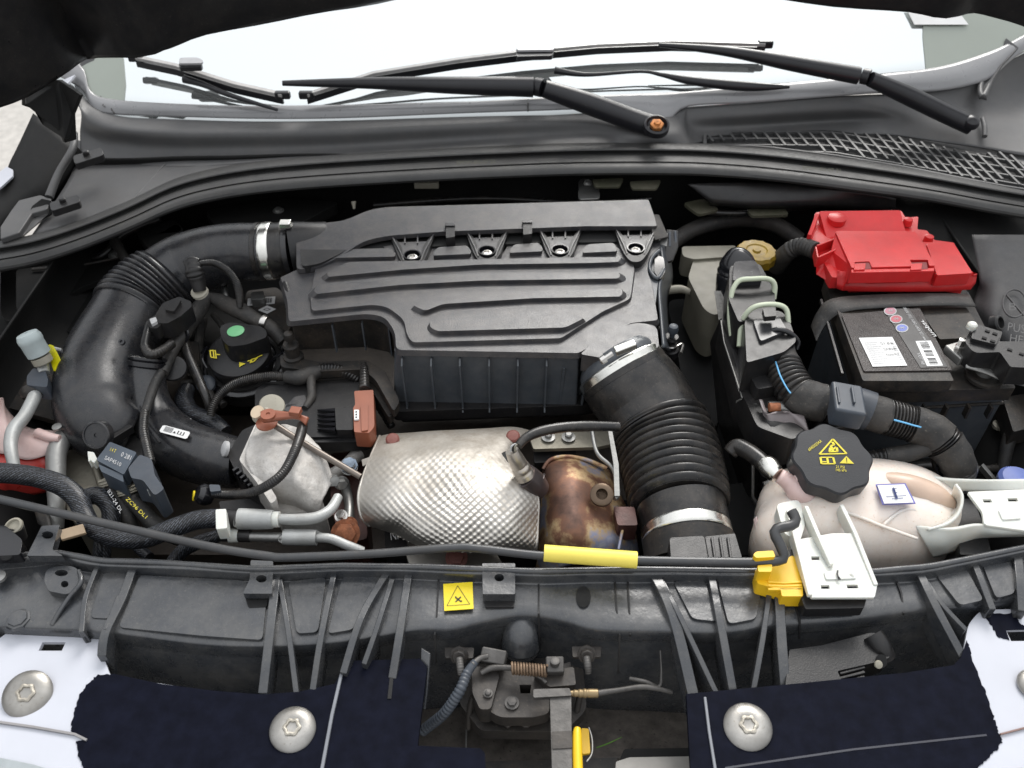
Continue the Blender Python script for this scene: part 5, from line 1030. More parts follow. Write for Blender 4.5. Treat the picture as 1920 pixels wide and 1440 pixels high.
ca = lambda x, y: Z(x, y, -.012+.0)   # cap print, on the cap plane
CZ = -.0105
CAX = Vector((0,-.22,.97)).normalized(); CP0 = Z(1561,858,-.012)+CAX*(.8*U(Z(1561,858,-.012)))
def capz(x, y): return onP(x, y, CP0, CAX)
art('warning_triangle', strokes([(0,0,1,0),(1,0,.5,1),(.5,1,0,0)], .07), capz(1536,852), capz(1587,851), capz(1536,824), PRT, t, .0008)
art('steam_symbol', strokes([(.35,.15,.68,.15),(.38,.15,.4,.42),(.66,.15,.64,.42),(.5,.2,.42,.55),(.42,.55,.55,.6),(.55,.6,.48,.8),(.5,.3,.62,.45)], .09), capz(1536,852), capz(1587,851), capz(1536,824), PRT, t, .0008)
art('manual_symbol', strokes([(0,0,0,1),(0,1,.9,1),(0,0,1,0),(1,0,.95,1),(.5,0,.5,1),(.05,.3,.4,.3)], .16), capz(1540,870), capz(1565,870), capz(1538,858), PRT, t, .0008)
art('caution_triangle', [[(0,0),(1,0),(.5,1)]], capz(1574,869), capz(1601,870), capz(1573,855), PRT, t, .0008)
art('caution_mark', [rect(.47,.15,.53,.25), rect(.47,.32,.53,.75)], capz(1574,869), capz(1601,870), capz(1573,855), PRK, t, .0012)
text('print', '21 PSI', capz(1567,878), capz(1583,879), capz(1567,873), PRT, t, .0008); text('print', '145 kPa', capz(1567,884), capz(1587,885), capz(1567,879), PRT, t, .0008)
text('print', '68405023AA', capz(1517,847), capz(1541,829), capz(1514,842), PRT, t, .0008)
# sticker on the tank
q4 = [(1655,946,-.040),(1717,944,-.042),(1698,906,-.040),(1642,908,-.038)]
slab('sticker', q4, .001, mat('sticker_edge', (.12,.12,.4), .5), t, 0)
slab('sticker_face', [(1658,944,-.0388),(1713,942,-.0408),(1696,908,-.0388),(1645,910,-.0368)], .001, PAP, t, 0)
art('sticker_print', strokes([(.45,.2,.5,.85),(.5,.2,.52,.8),(.45,.75,.62,.8),(.46,.5,.58,.55),(.12,.32,.85,.35),(.3,.18,.7,.2)], .035)+[rect(.44,.22,.52,.8)], (1658,943,-.0386), (1711,941,-.0406), (1646,911,-.0366), mat('sticker_blue', (.03,.05,.18), .5), t, .0012)
# front white bracket
fbk = rnd([(1481,975,6),(1560,946,6),(1592,955,8),(1620,1030,6),(1645,1098,6),(1640,1121,3),(1520,1121,3),(1500,1060,4),(1492,1010,4)], 4)
prism('front_bracket', rnd([(1494,1012,4),(1560,1000,4),(1606,1000,6),(1645,1098,6),(1640,1120,3),(1521,1120,3)], 4), -.040, .004, NYL, t, bev=.0012, holes=[[(1521,1043),(1536,1043),(1537,1050),(1522,1050)],[(1539,1097),(1555,1097),(1556,1104),(1540,1104)],[(1587,1096),(1608,1096),(1610,1103),(1589,1103)]])
for pts in ([(1478,955,-.04),(1490,1000,-.036),(1520,1115,-.036)], [(1512,948,-.035),(1534,1000,-.028),(1560,1058,-.034)], [(1578,945,-.035),(1605,1000,-.036),(1643,1096,-.038)]):
    fin('bracket_rib', pts, .005, [.02,.018,.006], NYL, t, bev=.001)
prism('left_gusset', rnd([(1455,945,10),(1500,935,14),(1510,985,8),(1500,1015,6),(1470,1000,8)], 6), -.046, .02, NYL, t, bev=.004)
prism('raised_pad', rnd([(1545,1072),(1600,1070),(1606,1084),(1549,1086)], 3), -.038, .003, NYL, t, bev=.001)
art('moulded_mark', strokes([(.5,.0,.45,.6),(.45,.6,.5,1),(.5,.3,.58,0)], .1), (1555,1088,-.037), (1590,1088,-.037), (1553,1070,-.037), PRK, t, .001)
art('moulded_mark', [[(0,.7),(.5,1),(1,.3),(.7,0)]], (1594,1080,-.037), (1603,1080,-.037), (1592,1072,-.037), PRW, t, .001)
prism('black_backing', rnd([(1470,1030),(1500,1030),(1530,1124),(1625,1122),(1620,1140),(1510,1142)], 4), -.050, .015, BLK, t, bev=.002)
# right white bracket
prism('side_bracket', rnd([(1814,922,4),(1960,916,4),(1960,1000,4),(1845,984,8),(1842,960,6)], 5), -.045, .004, NYL, t, bev=.0012, holes=[[(1842,936),(1858,936),(1861,942),(1845,942)],[(1889,934),(1907,934),(1909,940),(1891,940)]])
sheet('front_arm', [[(1715,985,-.062),(1755,990,-.055),(1790,992,-.05),(1830,985,-.048),(1880,985,-.048),(1970,985,-.048)],[(1735,1020,-.075),(1765,1020,-.07),(1795,1012,-.066),(1835,1000,-.06),(1880,1000,-.055),(1970,1000,-.055)],[(1750,1046,-.1),(1775,1040,-.095),(1800,1030,-.09),(1835,1012,-.08),(1880,1008,-.07),(1970,1006,-.07)]], NYL, t, 6, 5, th=.004, sharp=180)
sheet('rear_arm', [[(1708,890,-.062),(1760,898,-.058),(1800,900,-.056),(1860,899,-.05),(1915,898,-.048),(1970,898,-.048)],[(1712,902,-.08),(1760,915,-.075),(1800,920,-.07),(1860,922,-.06),(1915,922,-.055),(1970,922,-.055)]], NYL, t, 6, 4, th=.004, sharp=180)
sheet('curved_web', [[(1790,908,-.04),(1802,930,-.04),(1796,960,-.045),(1775,980,-.05),(1740,990,-.055)],[(1782,930,-.07),(1792,945,-.07),(1785,965,-.07),(1765,980,-.07),(1730,995,-.07)]], NYL, t, 7, 4, th=.003, sharp=180)
prism('raised_pad', rnd([(1872,956),(1910,954),(1914,972),(1880,974)], 3), -.043, .003, NYL, t, bev=.001)
prism('black_backing', rnd([(1795,935),(1825,935),(1850,1000),(1860,1040),(1800,1040)], 4), -.075, .06, BLK, t, bev=.002)
# small hose with crimp ring to the tank
t = T('overflow_hose', (1400,850,-.06), 'short black rubber hose with a silver crimp clamp running into the coolant tank', 'hose')
tube('hose', [(1368,850,-.06,14),(1382,838,-.052,16),(1402,846,-.048,16),(1424,862,-.045,16),(1450,888,-.044,15)], RUB, t, seg=22, n=8, sharp=180)
tube('crimp_clamp', [(1432,866,-.043,17),(1438,872,-.043,19),(1452,886,-.043,19),(1458,891,-.043,17)], CHR, t, seg=12, jit=.12)
# ================= front carrier =================
t = T('front_carrier', (960,1120,-.12), 'dusty black plastic radiator carrier with diagonal ribs across the front of the bay', 'car panel')
XX = [-60,0,60,110,150,190,250,380,510,640,780,850,900,960,1010,1060,1120,1240,1350,1460,1600,1730,1800,1850,1980]
Y0 = [(-60,1046),(60,1036),(110,1030),(150,1042),(190,1048),(300,1052),(480,1064),(640,1058),(800,1060),(1000,1068),(1200,1064),(1450,1068),(1500,1072),(1640,1068),(1750,1058),(1850,1038),(1980,1012)]
RY = [(-60,1172),(0,1175),(150,1182),(250,1192),(380,1207),(510,1212),(640,1203),(780,1182),(860,1180),(900,1166),(960,1154),(1010,1154),(1060,1164),(1110,1180),(1240,1184),(1350,1186),(1460,1172),(1600,1160),(1730,1142),(1850,1128),(1980,1110)]
def row(f): return [f(x, ev(Y0, x), ev(RY, x)) for x in XX]
rows = [row(lambda x,a,r: Z(x,a,-.056)), row(lambda x,a,r: Z(x,a+9,-.056)), row(lambda x,a,r: Z(x,a+14,-.058)), row(lambda x,a,r: Z(x,a+26,-.070)), row(lambda x,a,r: Z(x,a+34,-.071)),
        row(lambda x,a,r: Z(x,(a+r)/2+12,-.072)), row(lambda x,a,r: Z(x,r-9,-.073)), row(lambda x,a,r: Z(x,r+4,-.078)), row(lambda x,a,r: Z(x,r+17,-.092)), row(lambda x,a,r: Z(x,r+24,-.10))]
base_ = rows[-1]
rows += [[p+Vector((0,-.006,-.035)) for p in base_], [p+Vector((0,-.01,-.075)) for p in base_], [p+Vector((0,-.012,-.15)) for p in base_]]
def carf(v, a, b): return v+Vector((0,0,.0018*noise.noise(v*14)))
sheet('top_skin', rows, SLM, t, 5, 4, th=.003, fn=carf, sharp=180)
tube('rear_rim', [(x, ev(Y0, x)+3, -.056, 6) for x in range(-60, 1990, 50)], SLM, t, seg=8)
R_ = [([(186,1052),(160,1118),(152,1185)], .006), ([(252,1054),(228,1120),(197,1185),(190,1230)], .010), ([(222,1115),(196,1180)], .004),
      ([(518,1075),(506,1180),(492,1300)], .010), ([(524,1086),(540,1180),(556,1305)], .006), ([(628,1064),(602,1190),(585,1300)], .007),
      ([(733,1060),(690,1130),(668,1180),(643,1262)], .008), ([(735,1085),(705,1180),(682,1245)], .006), ([(768,1060),(750,1180),(735,1272)], .009),
      ([(1222,1066),(1262,1150),(1300,1302)], .012), ([(1240,1085),(1278,1160),(1345,1302)], .006), ([(1332,1066),(1352,1170),(1376,1302)], .009),
      ([(1443,1110),(1430,1200),(1412,1300)], .006), ([(1462,1118),(1466,1200),(1474,1300)], .011),
      ([(1722,1066),(1758,1140),(1806,1230)], .010), ([(1738,1090),(1770,1135),(1812,1180)], .006), ([(1825,1048),(1842,1090),(1862,1142)], .008), ([(1908,1032),(1914,1090),(1918,1145)], .010)]
for pts, wd in R_:
    P = []
    for (x, y) in pts:
        r = ev(RY, x); z = -.063 if y < r-6 else -.063-(y-r+6)*.00026
        P.append(Z(x, y, z))
    P = [Vector(q) for q in cr([tuple(p) for p in P], 5)]
    fin('rib', P, wd*1.0, [.012+.02*i/len(P) for i in range(len(P))], SLM, t, bev=.001)
    fin('rib_wall', [p+Vector((0,0,-.01)) for p in P], wd*.45, .035, SLM, t, bev=0)
# tabs with holes
def tab(pts, z, d, hole=None, m=SLM): return prism('mounting_tab', rnd(pts, 3), z, d, m, t, bev=.0015, holes=[hole] if hole else [])
tab([(904,1056),(966,1056),(966,1114),(905,1114)], -.055, .014, circ(936,1083,9,7)); tab([(908,1114),(964,1114),(964,1138),(910,1138)], -.069, .006, None, BLK)
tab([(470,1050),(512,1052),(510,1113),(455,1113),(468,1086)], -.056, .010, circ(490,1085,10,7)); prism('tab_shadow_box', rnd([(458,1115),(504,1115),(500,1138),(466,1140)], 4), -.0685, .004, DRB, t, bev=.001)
tab([(78,986),(112,984),(98,1030),(118,1042),(50,1042)], -.046, .012, circ(89,1003,11,7))
art('hole', [[(.5+.5*math.cos(i*.39),.5+.5*math.sin(i*.39)) for i in range(16)]], (1080,1140,-.0705), (1108,1140,-.0705), (1080,1100,-.0705), DRB, t, .0012)
for x, y, r in ((279,1132,8),(404,1130,8)):
    lathe('hole_rim', [(r*1.35,-2),(r*1.3,.6),(r,.6),(r*.95,-2)], (x,y,-.0695), SLM, t, seg=18); lathe('hole', [(r*.95,.0),(.5,.01)], (x,y,-.0693), DRB, t, seg=18)
prism('corner_pod', rnd([(86,1068,8),(110,1060,10),(142,1062,14),(154,1080,14),(150,1100,12),(125,1115,8),(90,1108,6),(82,1088,4)], 6), -.062, .012, SLM, t, bev=.003, holes=[circ(115,1074,12,6), circ(121,1095,7,6)])
lathe('moulded_bolt', [(24,-6),(22,0),(18,1),(17,4),(3,5)], (34,1160,-.072), SLM, t, seg=8); lathe('moulded_bolt', [(14,-2),(13,3),(3,4)], (-2,1082,-.06), GAL, t, seg=16)
tube('pod_rib', [(148,1070,-.06,4),(152,1092,-.06,5),(130,1120,-.066,5),(110,1150,-.07,5),(98,1172,-.074,5)], SLM, t, seg=8)
# raised pressings between the ribs
def pad(pts, z=-.0685): prism('pressed_panel', rnd(pts, 10, 5), z, .008, SLM, t, bev=.003, seg=3)
pad([(262,1078),(455,1088),(500,1118),(492,1200),(380,1192),(222,1176)], -.069); pad([(196,1070),(240,1072),(205,1160),(168,1158)], -.070)
pad([(540,1090),(612,1082),(596,1185),(556,1188)]); pad([(642,1080),(716,1078),(662,1180),(614,1188)]); pad([(1345,1088),(1430,1090),(1418,1160),(1366,1170)]); pad([(1262,1090),(1322,1088),(1345,1165),(1298,1160)])
pad([(1755,1078),(1812,1066),(1845,1125),(1800,1135)]); pad([(1842,1058),(1896,1044),(1904,1112),(1868,1122)])
for pts in ([(823,1068),(819,1150),(815,1190),(818,1240)], [(1010,1068),(1010,1150),(1012,1215)], [(1152,1068),(1156,1140),(1162,1190),(1160,1260)], [(1176,1068),(1180,1140),(1182,1190)], [(1490,1128),(1500,1160),(1500,1195)], [(1675,1074),(1690,1110),(1695,1150)]):
    fin('panel_line', [Z(x, y, -.0695 if y < ev(RY, x)-6 else -.0705-(y-ev(RY,x)+6)*.0006) for x, y in pts], .002, .004, BLK, t, bev=0)
lathe('hinge_barrel', [(36,0),(38,4),(36,8),(10,9),(9,12),(2,12)], (977,1206,-.12), BLK, t, axis=(0,-.55,.83), seg=30)
tube('barrel_hood', [(977,1168,-.10,30),(977,1190,-.104,34),(977,1212,-.118,37)], SLM, t, seg=26, sharp=180)
# yellow fan sticker
zs = -.0675
t2 = T('warning_sticker', (860,1118,zs), 'square yellow warning sticker with fan triangle on the black carrier', 'sticker')
slab('label', [(831,1095,zs),(886,1091,zs),(888,1141,zs),(833,1145,zs)], .001, YLB, t2, 0)
Q = ((838,1137,zs), (881,1134,zs), (837,1100,zs))
art('triangle', strokes([(.0,.02,1,.02),(1,.02,.5,1),(.5,1,0,.02)], .022), *Q, PRK, t2, .0006)
art('fan_symbol', strokes([(.5,.3,.38,.42),(.38,.42,.42,.45),(.5,.3,.62,.42),(.5,.3,.62,.18),(.5,.3,.38,.18),(.62,.18,.66,.22)], .06), *Q, PRK, t2, .0006)
text('print', '', *Q, PRK, t2) if 0 else None
# ================= prop rod =================
t = T('prop_rod', (1000,1040,-.03), 'long dark grey bonnet prop rod lying across the carrier with a yellow grip', 'prop rod')
rod = [(-60,920,-.012,8),(0,936,-.016,8),(200,982,-.025,8),(400,1026,-.032,8),(500,1042,-.035,8),(540,1045,-.035,8),(700,1038,-.034,8),(850,1027,-.032,8),(900,1029,-.032,8),(1020,1042,-.033,8),(1190,1050,-.034,8),(1400,1054,-.034,9),(1455,1052,-.032,9.5),(1470,1044,-.028,10),(1462,1020,-.02,10),(1452,1000,-.015,10),(1460,990,-.013,10),(1484,985,-.011,10),(1492,975,-.009,10),(1484,958,-.006,10)]
tube('rod', rod, mat('rod_grey', (.05,.052,.055), .32, metal=.2, bump=(200,.1), dust=.15), t, seg=18, n=10, sharp=80)
tube('yellow_grip', [(1020,1037,-.032,16),(1100,1043,-.033,16),(1194,1050,-.034,16)], YGR, t, seg=26)
t = T('rod_clip', (1460,1090,-.055), 'yellow plastic clip holding the cranked end of the prop rod', 'clip')
prism('body', rnd([(1416,1068,4),(1450,1060,3),(1488,1040,6),(1496,1062,3),(1505,1098,3),(1506,1118,3),(1466,1118,3),(1464,1106,2),(1420,1094,4)], 3), -.048, .02, YEL, t, bev=.002)
prism('jaw', rnd([(1418,1034),(1450,1032),(1454,1044),(1418,1046),(1412,1040)], 3), -.022, .012, YEL, t, bev=.002); prism('jaw', rnd([(1420,1060),(1448,1058),(1447,1072),(1422,1072)], 3), -.03, .018, YEL, t, bev=.002)
for k in range(3): fin('step_rib', [(1440,1090+k*7,-.046-.001*k),(1470,1092+k*6,-.046-.001*k),(1504,1090+k*7,-.046-.001*k)], .003, .004, YEL, t, bev=.0006)
t = T('black_support', (1420,1190,-.09), 'black plastic lug with a rounded eye below the white tank bracket', 'bracket')
prism('arm', rnd([(1480,1218,4),(1540,1210,4),(1640,1184,12),(1662,1200,12),(1672,1232,12),(1650,1240,8),(1570,1258,4),(1590,1300,4),(1470,1310,4)], 5), -.088, .03, BLK, t, bev=.003)
tube('eye', [(1636,1190,-.085,19),(1650,1212,-.09,20),(1658,1232,-.1,20)], BLK, t, seg=22); lathe('eye_hole', [(13,0),(2,.2)], (1652,1240,-.088), DRB, t, axis=(.2,-.6,.7), seg=18); lathe('rivet', [(8,0),(7,3),(2,4)], (1647,1246,-.083), CRM, t, axis=(0,-.6,.7), seg=12)
for k in range(3): fin('step', [(1575,1262+k*9,-.09),(1622,1250+k*9,-.09)], .003, .01, BLK, t)
# ================= painted front strips =================
rg = random.Random(7)
def ragged(a, b, n, amp): return [(a[0]+(b[0]-a[0])*i/n+rg.uniform(-amp, amp), a[1]+(b[1]-a[1])*i/n+rg.uniform(-amp, amp)) for i in range(1, n)]
def path_rag(pts, n, amp):
    out = []
    for a, b in zip(pts, pts[1:]): out += [a]+ragged(a, b, n, amp)
    return out+[pts[-1]]
zl = -.088
t = T('bumper_bracket', (60,1300,-.1), 'white painted metal front strip with brushed navy paint on the left', 'car panel', None)
lp = rnd([(-60,1240,4),(0,1196,14),(40,1168,24),(168,1163,20),(190,1180,12),(196,1236,6),(207,1268,10),(400,1296,4),(490,1303,4),(560,1298,4),(630,1284,4),(655,1241,8),(785,1237,12),(798,1252,8),(786,1345,6),(780,1400,6),(900,1405,12),(916,1640,4),(-200,1640,4)], 6)
prism('strip', lp, zl, .005, WHT, t, bev=.0015, holes=[[(80,1204),(123,1204),(116,1220),(72,1220)]])
nav = path_rag([(206,1265),(182,1266),(165,1282),(148,1306),(138,1336),(133,1366)], 7, 2) + [(133,1371),(163,1386),(142,1390)] + path_rag([(142,1392),(148,1420),(160,1445),(166,1479),(175,1640)], 7, 2)+[(922,1640)]+[(909,1412),(901,1403),(783,1398),(789,1345),(801,1250),(787,1235),(653,1239),(638,1262),(628,1282),(560,1297),(490,1302),(400,1295),(300,1282),(212,1263)]
prism('navy_paint', nav, zl+.0012, .0068, NVY, t, bev=0)
fin('weld_line', [(640,1262,zl+.004),(622,1340,zl+.004),(598,1470,zl+.004)], .0035, .004, mat('primer_grey', (.18,.19,.21), .4), t)
fin('slot', [(735,1262,zl+.0022),(730,1310,zl+.0022)], .004, .001, DRB, t, bev=0); slab('inner_tab', [(790,1215,-.085),(806,1225,-.085),(800,1300,-.1),(796,1330,-.11),(788,1325,-.11)], .003, SLM, t, .0006)
fin('panel_gap', [(-60,1345,zl+.003),(60,1362,zl+.003),(140,1376,zl+.003),(162,1387,zl+.003)], .0022, .003, mat('gap_line', (.25,.24,.24), .5), t, bev=0)
prism('lower_flange', [(-60,1408),(60,1432),(160,1462),(160,1500),(-60,1500)], zl+.0025, .003, mat('flange_grey', (.3,.33,.34), .4), t, bev=.001)
t = T('bumper_bracket', (1850,1300,-.1), 'white painted metal front strip with brushed navy paint on the right', 'car panel', None)
rp = rnd([(1290,1304,8),(1500,1284,4),(1700,1264,4),(1790,1250,10),(1803,1235,4),(1816,1170,10),(1838,1144,14),(1990,1138,4),(2100,1640,4),(1310,1640,4)], 6)
prism('strip', rp, zl, .005, WHT, t, bev=.0015, holes=[[(1886,1181),(1990,1178),(1990,1201),(1896,1202)]])
nav = [(1287,1301),(1500,1281),(1700,1261),(1788,1247),(1802,1232)] + path_rag([(1813,1200),(1822,1232),(1846,1290),(1862,1340),(1872,1370),(1880,1392),(1862,1412),(1836,1436),(1812,1479),(1780,1640)], 8, 2.2)+[(1306,1640)]
prism('navy_paint', nav, zl+.0012, .0068, NVY, t, bev=0)
prism('navy_paint', path_rag([(1843,1146),(1870,1150),(1904,1150),(1912,1168),(1925,1176)], 6, 1.6)+[(1990,1178),(1886,1181),(1893,1200)]+path_rag([(1893,1200),(1870,1192),(1855,1165),(1843,1146)], 6, 1.8)[:-1], zl+.0012, .0011, NVY, t, bev=0)
fin('panel_gap', [(1876,1376,zl+.003),(1930,1362,zl+.003),(1990,1350,zl+.003)], .0015, .002, mat('gap_brown', (.2,.12,.1), .5), t, bev=0)
fin('weld_line', [(1322,1306,zl+.004),(1330,1370,zl+.004),(1346,1470,zl+.004)], .003, .003, mat('primer_grey', (.1,.11,.13), .4), t)
fin('edge_line', [(1880,1452,zl+.003),(1990,1428,zl+.003)], .002, .002, mat('gap_brown', (.2,.12,.1), .5), t, bev=0)
fin('crease', [(1360,1440,zl+.0016),(1600,1405,zl+.0016),(1850,1378,zl+.0016)], .002, .0006, mat('navy_crease', (.02,.022,.035), .4), t, bev=0)
# washer head screws
def screw(x, y, rx, lab, ax):
    q = T('dome_screw', (x, y, zl), lab, 'screw', 'washer head screws on the front strips')
    lathe('washer_head', [(rx,0),(rx,2),(rx*.93,6),(rx*.7,11),(rx*.42,13),(rx*.38,12.5)], (x,y,zl+.003), mat('screw_steel', (.34,.33,.31), .4, metal=.8, bump=(90,.25), var=.3, dust=.35, dc=(.2,.17,.13)), q, axis=ax, seg=40)
    lathe('torx_head', [(rx*.38,10),(rx*.37,15),(rx*.3,16.5),(rx*.24,16),(rx*.2,11),(1,10)], (x,y,zl+.003), mat('screw_core', (.45,.42,.36), .5, metal=.7, bump=(300,.5), dust=.5), q, axis=ax, seg=36, lobes=(6,.1,0))
screw(52,1302,44,'silver domed screw on the white part of the left strip', (.15,-.25,.95)); screw(549,1368,43,'silver domed screw on the navy paint left of the latch', (.05,-.1,1)); screw(1402,1363,45,'silver domed screw on the navy paint right of the latch', (-.05,-.1,1)); screw(1938,1285,30,'silver domed screw cut off by the right edge of the picture', (0,-.1,1))
# corner lamp bits, lower left beyond the tab
t = T('headlamp_corner', (0,1000,-.05), 'small dark bracket with a cream round plug at the left edge', 'bracket')
prism('plate', rnd([(-60,985),(10,985),(42,1012),(38,1040),(-60,1045)], 6), -.04, .015, GLB, t, bev=.003); tube('plug_body', [(34,1010,-.06,16),(28,990,-.045,16)], BLK, t, seg=20); lathe('cream_plug', [(17,-2),(17,3),(13,4),(12,-1),(2,-1)], (26,987,-.043), CRM, t, axis=(-.1,-.2,.97), seg=22)
sheet('black_loom', [[(60,940,-.12),(90,960,-.12)],[(70,980,-.12),(100,1000,-.12)]], BLD, t, 3, 3)
t = T('paper_tag_bar', (125,1000,-.07), 'short brown metal bar between the left tab and the braided hose', 'metal bar'); fin('bar', [(112,1003,-.055),(158,990,-.06)], .016, .004, mat('tan_bar', (.3,.22,.14), .5), t)
t = T('wire_sleeve', (190,1040,-.1), 'thin braided sleeve dropping behind the carrier rim at the left', 'cable')
tube('sleeve', [(186,1010,-.09,5),(188,1035,-.1,5),(190,1062,-.12,5)], BRD, t, seg=10)
# ================= latch recess =================
t = T('undertray', (1040,1400,-.25), 'dirty speckled black plastic tray below the bonnet latch', 'tray')
spk = mat('speckled_tray', (.12,.105,.092), .6, bump=(120,.6), var=.35, vs=60, dust=.62, dc=(.006,.006,.006), ds=16)
sheet('tray', [[(740,1235,-.26),(900,1235,-.26),(1040,1235,-.26),(1180,1235,-.26),(1340,1235,-.26)],[(740,1330,-.235),(900,1330,-.23),(1040,1330,-.23),(1180,1330,-.235),(1340,1330,-.24)],[(740,1440,-.215),(900,1440,-.21),(1040,1440,-.21),(1180,1425,-.21),(1340,1425,-.215)]], spk, t, 6, 6, th=.004, sharp=180)
fin('tray_seam', [(876,1290,-.215),(873,1440,-.2)], .0015, .003, GAL, t, bev=0); prism('front_lip', [(780,1432),(1160,1420),(1160,1500),(780,1500)], -.195, .01, BLD, t, bev=.001)
prism('pale_bar', rnd([(1155,1428),(1180,1420),(1296,1418),(1296,1500),(1150,1500)], 3), -.17, .02, mat('pale_bar', (.28,.27,.25), .45, metal=.4), t, bev=.002); prism('slot_gap', rnd([(1170,1404,6),(1296,1402,2),(1296,1420,2),(1160,1430,3)], 3), -.185, .01, DRB, t, bev=.001)
tube('grass_blade', [(1118,1402,-.19,1.2),(1140,1394,-.187,1.4),(1166,1382,-.185,.6)], GRN, tag(T('grass_blade', (1140,1394,-.19), 'thin green grass blade lying on the dirty tray beside the yellow lever', 'grass blade')), seg=6)
t = T('bonnet_latch', (980,1320,-.16), 'worn steel bonnet latch with rusty spring and plated bolt in the carrier recess', 'latch')
LA = mat('latch_steel', (.032,.029,.027), .5, metal=.25, bump=(130,.4), dust=.5, dc=(.12,.1,.08)); LB = mat('latch_bright', (.11,.105,.1), .5, metal=.5, bump=(150,.6), var=.4, dust=.6, dc=(.06,.055,.05), ds=60)
prism('back_plate', rnd([(895,1256,8),(930,1246,6),(1010,1262,8),(1070,1240,4),(1072,1290,4),(1030,1300,4),(1030,1338,10),(1000,1345,8),(935,1345,14),(900,1320,10)], 5), -.115, .02, LA, t, bev=.003, holes=[[(974,1284),(996,1284),(994,1300),(976,1300)]])
prism('backing_panel', rnd([(868,1236,8),(1092,1232,8),(1100,1330,12),(1060,1372,12),(900,1370,12),(862,1320,8)], 6), -.15, .02, LA, t, bev=.004)
prism('side_cheek', rnd([(884,1250,6),(930,1248,6),(936,1268,4),(920,1330,8),(900,1330,6),(886,1300,6)], 4), -.106, .03, LB if 0 else LA, t, bev=.003)
prism('top_flange', rnd([(1000,1262,5),(1076,1250,5),(1080,1284,4),(1030,1288,4)], 4), -.104, .02, LA, t, bev=.003)
hexb('pivot_bolt', (960,1318,-.113), 9, 8, LB, t); hexb('pivot_bolt', (915,1300,-.104), 6, 6, LB, t); box('rubber_stop', (1050,1322,-.12), (.02,.016,.02), BLK, t, bev=.003)
for (x, y) in ((886,1356),(1088,1352)): tube('guide_arm', [(x,y-50,-.13,6),(x-6,y-20,-.15,6),(x-8,y+10,-.17,5)], LA, t, seg=10)
tube('curved_edge', [(902,1262,-.1,5),(925,1252,-.098,6),(970,1254,-.098,5),(1010,1268,-.1,4),(1024,1280,-.102,4)], LB, t, seg=10)
box('cable_stop', (926,1232,-.1), (.028,.016,.018), LB, t, rot=(20,0,-12), bev=.002); box('spring_post', (1040,1250,-.1), (.02,.018,.018), LB, t, rot=(10,0,0), bev=.002); lathe('post_pin', [(9,0),(9,16),(6,17)], (1040,1248,-.095), LB, t, axis=(0,.1,1), seg=14)
P = []; a0, a1 = Z(960,1253,-.092), Z(1026,1258,-.092)
dx = (a1-a0); uu = Vector((0,.7,.7)); vv = dx.normalized().cross(uu)
for i in range(12*10+1): w_ = i/10*6.2832; P.append(a0+dx*(i/120)+uu*math.cos(w_)*.0062+vv*math.sin(w_)*.0062)
tubep('coil_spring', P, [.0014]*len(P), mat('rusty_spring', (.19,.13,.085), .55, metal=.5, var=.4, vs=150), t, seg=6, cap=True)
prism('release_lever', rnd([(1000,1292,3),(1068,1290,3),(1072,1304,3),(1000,1308,4)], 3), -.092, .006, LB, t, bev=.001)
prism('strike_bar', rnd([(1031,1304,2),(1071,1304,2),(1073,1480,2),(1036,1480,2)], 2), -.095, .006, LB, t, bev=.001); prism('dark_patch', rnd([(1034,1372),(1072,1370),(1073,1402),(1036,1404)], 2), -.0938, .001, LA, t, bev=0)
for x, y in ((861,1228),(1100,1226)):
    prism('square_washer', rnd([(x-28,y-14),(x+28,y-14),(x+26,y+6),(x-26,y+6)], 3), -.1, .004, LA, t, bev=.001)
    lathe('flange_nut', [(18,0),(18,4),(13,5),(13,13),(11,15)], (x,y,-.098), LA, t, axis=(0,-.75,.6), seg=8); tube('threaded_stud', [(x,y+6,-.09,7),(x+2,y+22,-.092,7),(x+3,y+36,-.098,6)], LB, t, seg=14, corr=[(.1,.9,6,.08)])
lathe('lower_pin', [(16,0),(16,6),(11,8),(11,20),(9,22)], (986,1344,-.15), LA, t, axis=(0,-.8,.55), seg=18); tube('lower_hook', [(950,1345,-.14,4),(950,1362,-.14,4),(966,1352,-.14,4),(1000,1340,-.14,4),(1032,1342,-.14,3)], LA, t, seg=8)
tube('rod_end', [(1068,1300,-.1,5),(1096,1300,-.1,8),(1120,1300,-.1,8),(1122,1300,-.1,6)], mat('brass_end', (.3,.22,.12), .4, metal=.6), t, seg=14, corr=[(.1,.6,3,.2)]); tube('release_cable', [(1120,1300,-.1,6),(1160,1294,-.105,5),(1210,1288,-.11,5),(1260,1298,-.12,4)], LB, t, seg=12)
tube('bracket_lip', [(1180,1272,-.115,4),(1210,1278,-.115,4),(1236,1288,-.12,4),(1240,1260,-.11,2),(1238,1220,-.1,2)], LB, t, seg=8)
t = T('latch_cable', (830,1320,-.12), 'ribbed black cable sleeve running down left of the bonnet latch', 'cable')
tube('sleeve', [(892,1240,-.09,7),(876,1262,-.095,9),(862,1295,-.1,10),(835,1335,-.12,10),(808,1358,-.14,10),(790,1372,-.15,10)], GRY, t, seg=18, corr=[(.12,1,22,.16)]); tube('cable_end', [(915,1230,-.09,5),(900,1234,-.09,5),(886,1246,-.09,6)], LB, t, seg=10)
t = T('release_lever', (1085,1400,-.1), 'bright yellow plastic bonnet release lever beside the steel latch bar', 'lever')
tube('lever', [(1083,1366,-.098,8),(1082,1380,-.098,11),(1083,1430,-.098,12),(1086,1500,-.098,12)], YEL, t, seg=16, sx=.8); prism('flag', rnd([(1090,1365),(1104,1366),(1107,1412),(1092,1414)], 3), -.13, .004, mat('dark_yellow', (.6,.36,.01), .5), t, bev=.001)
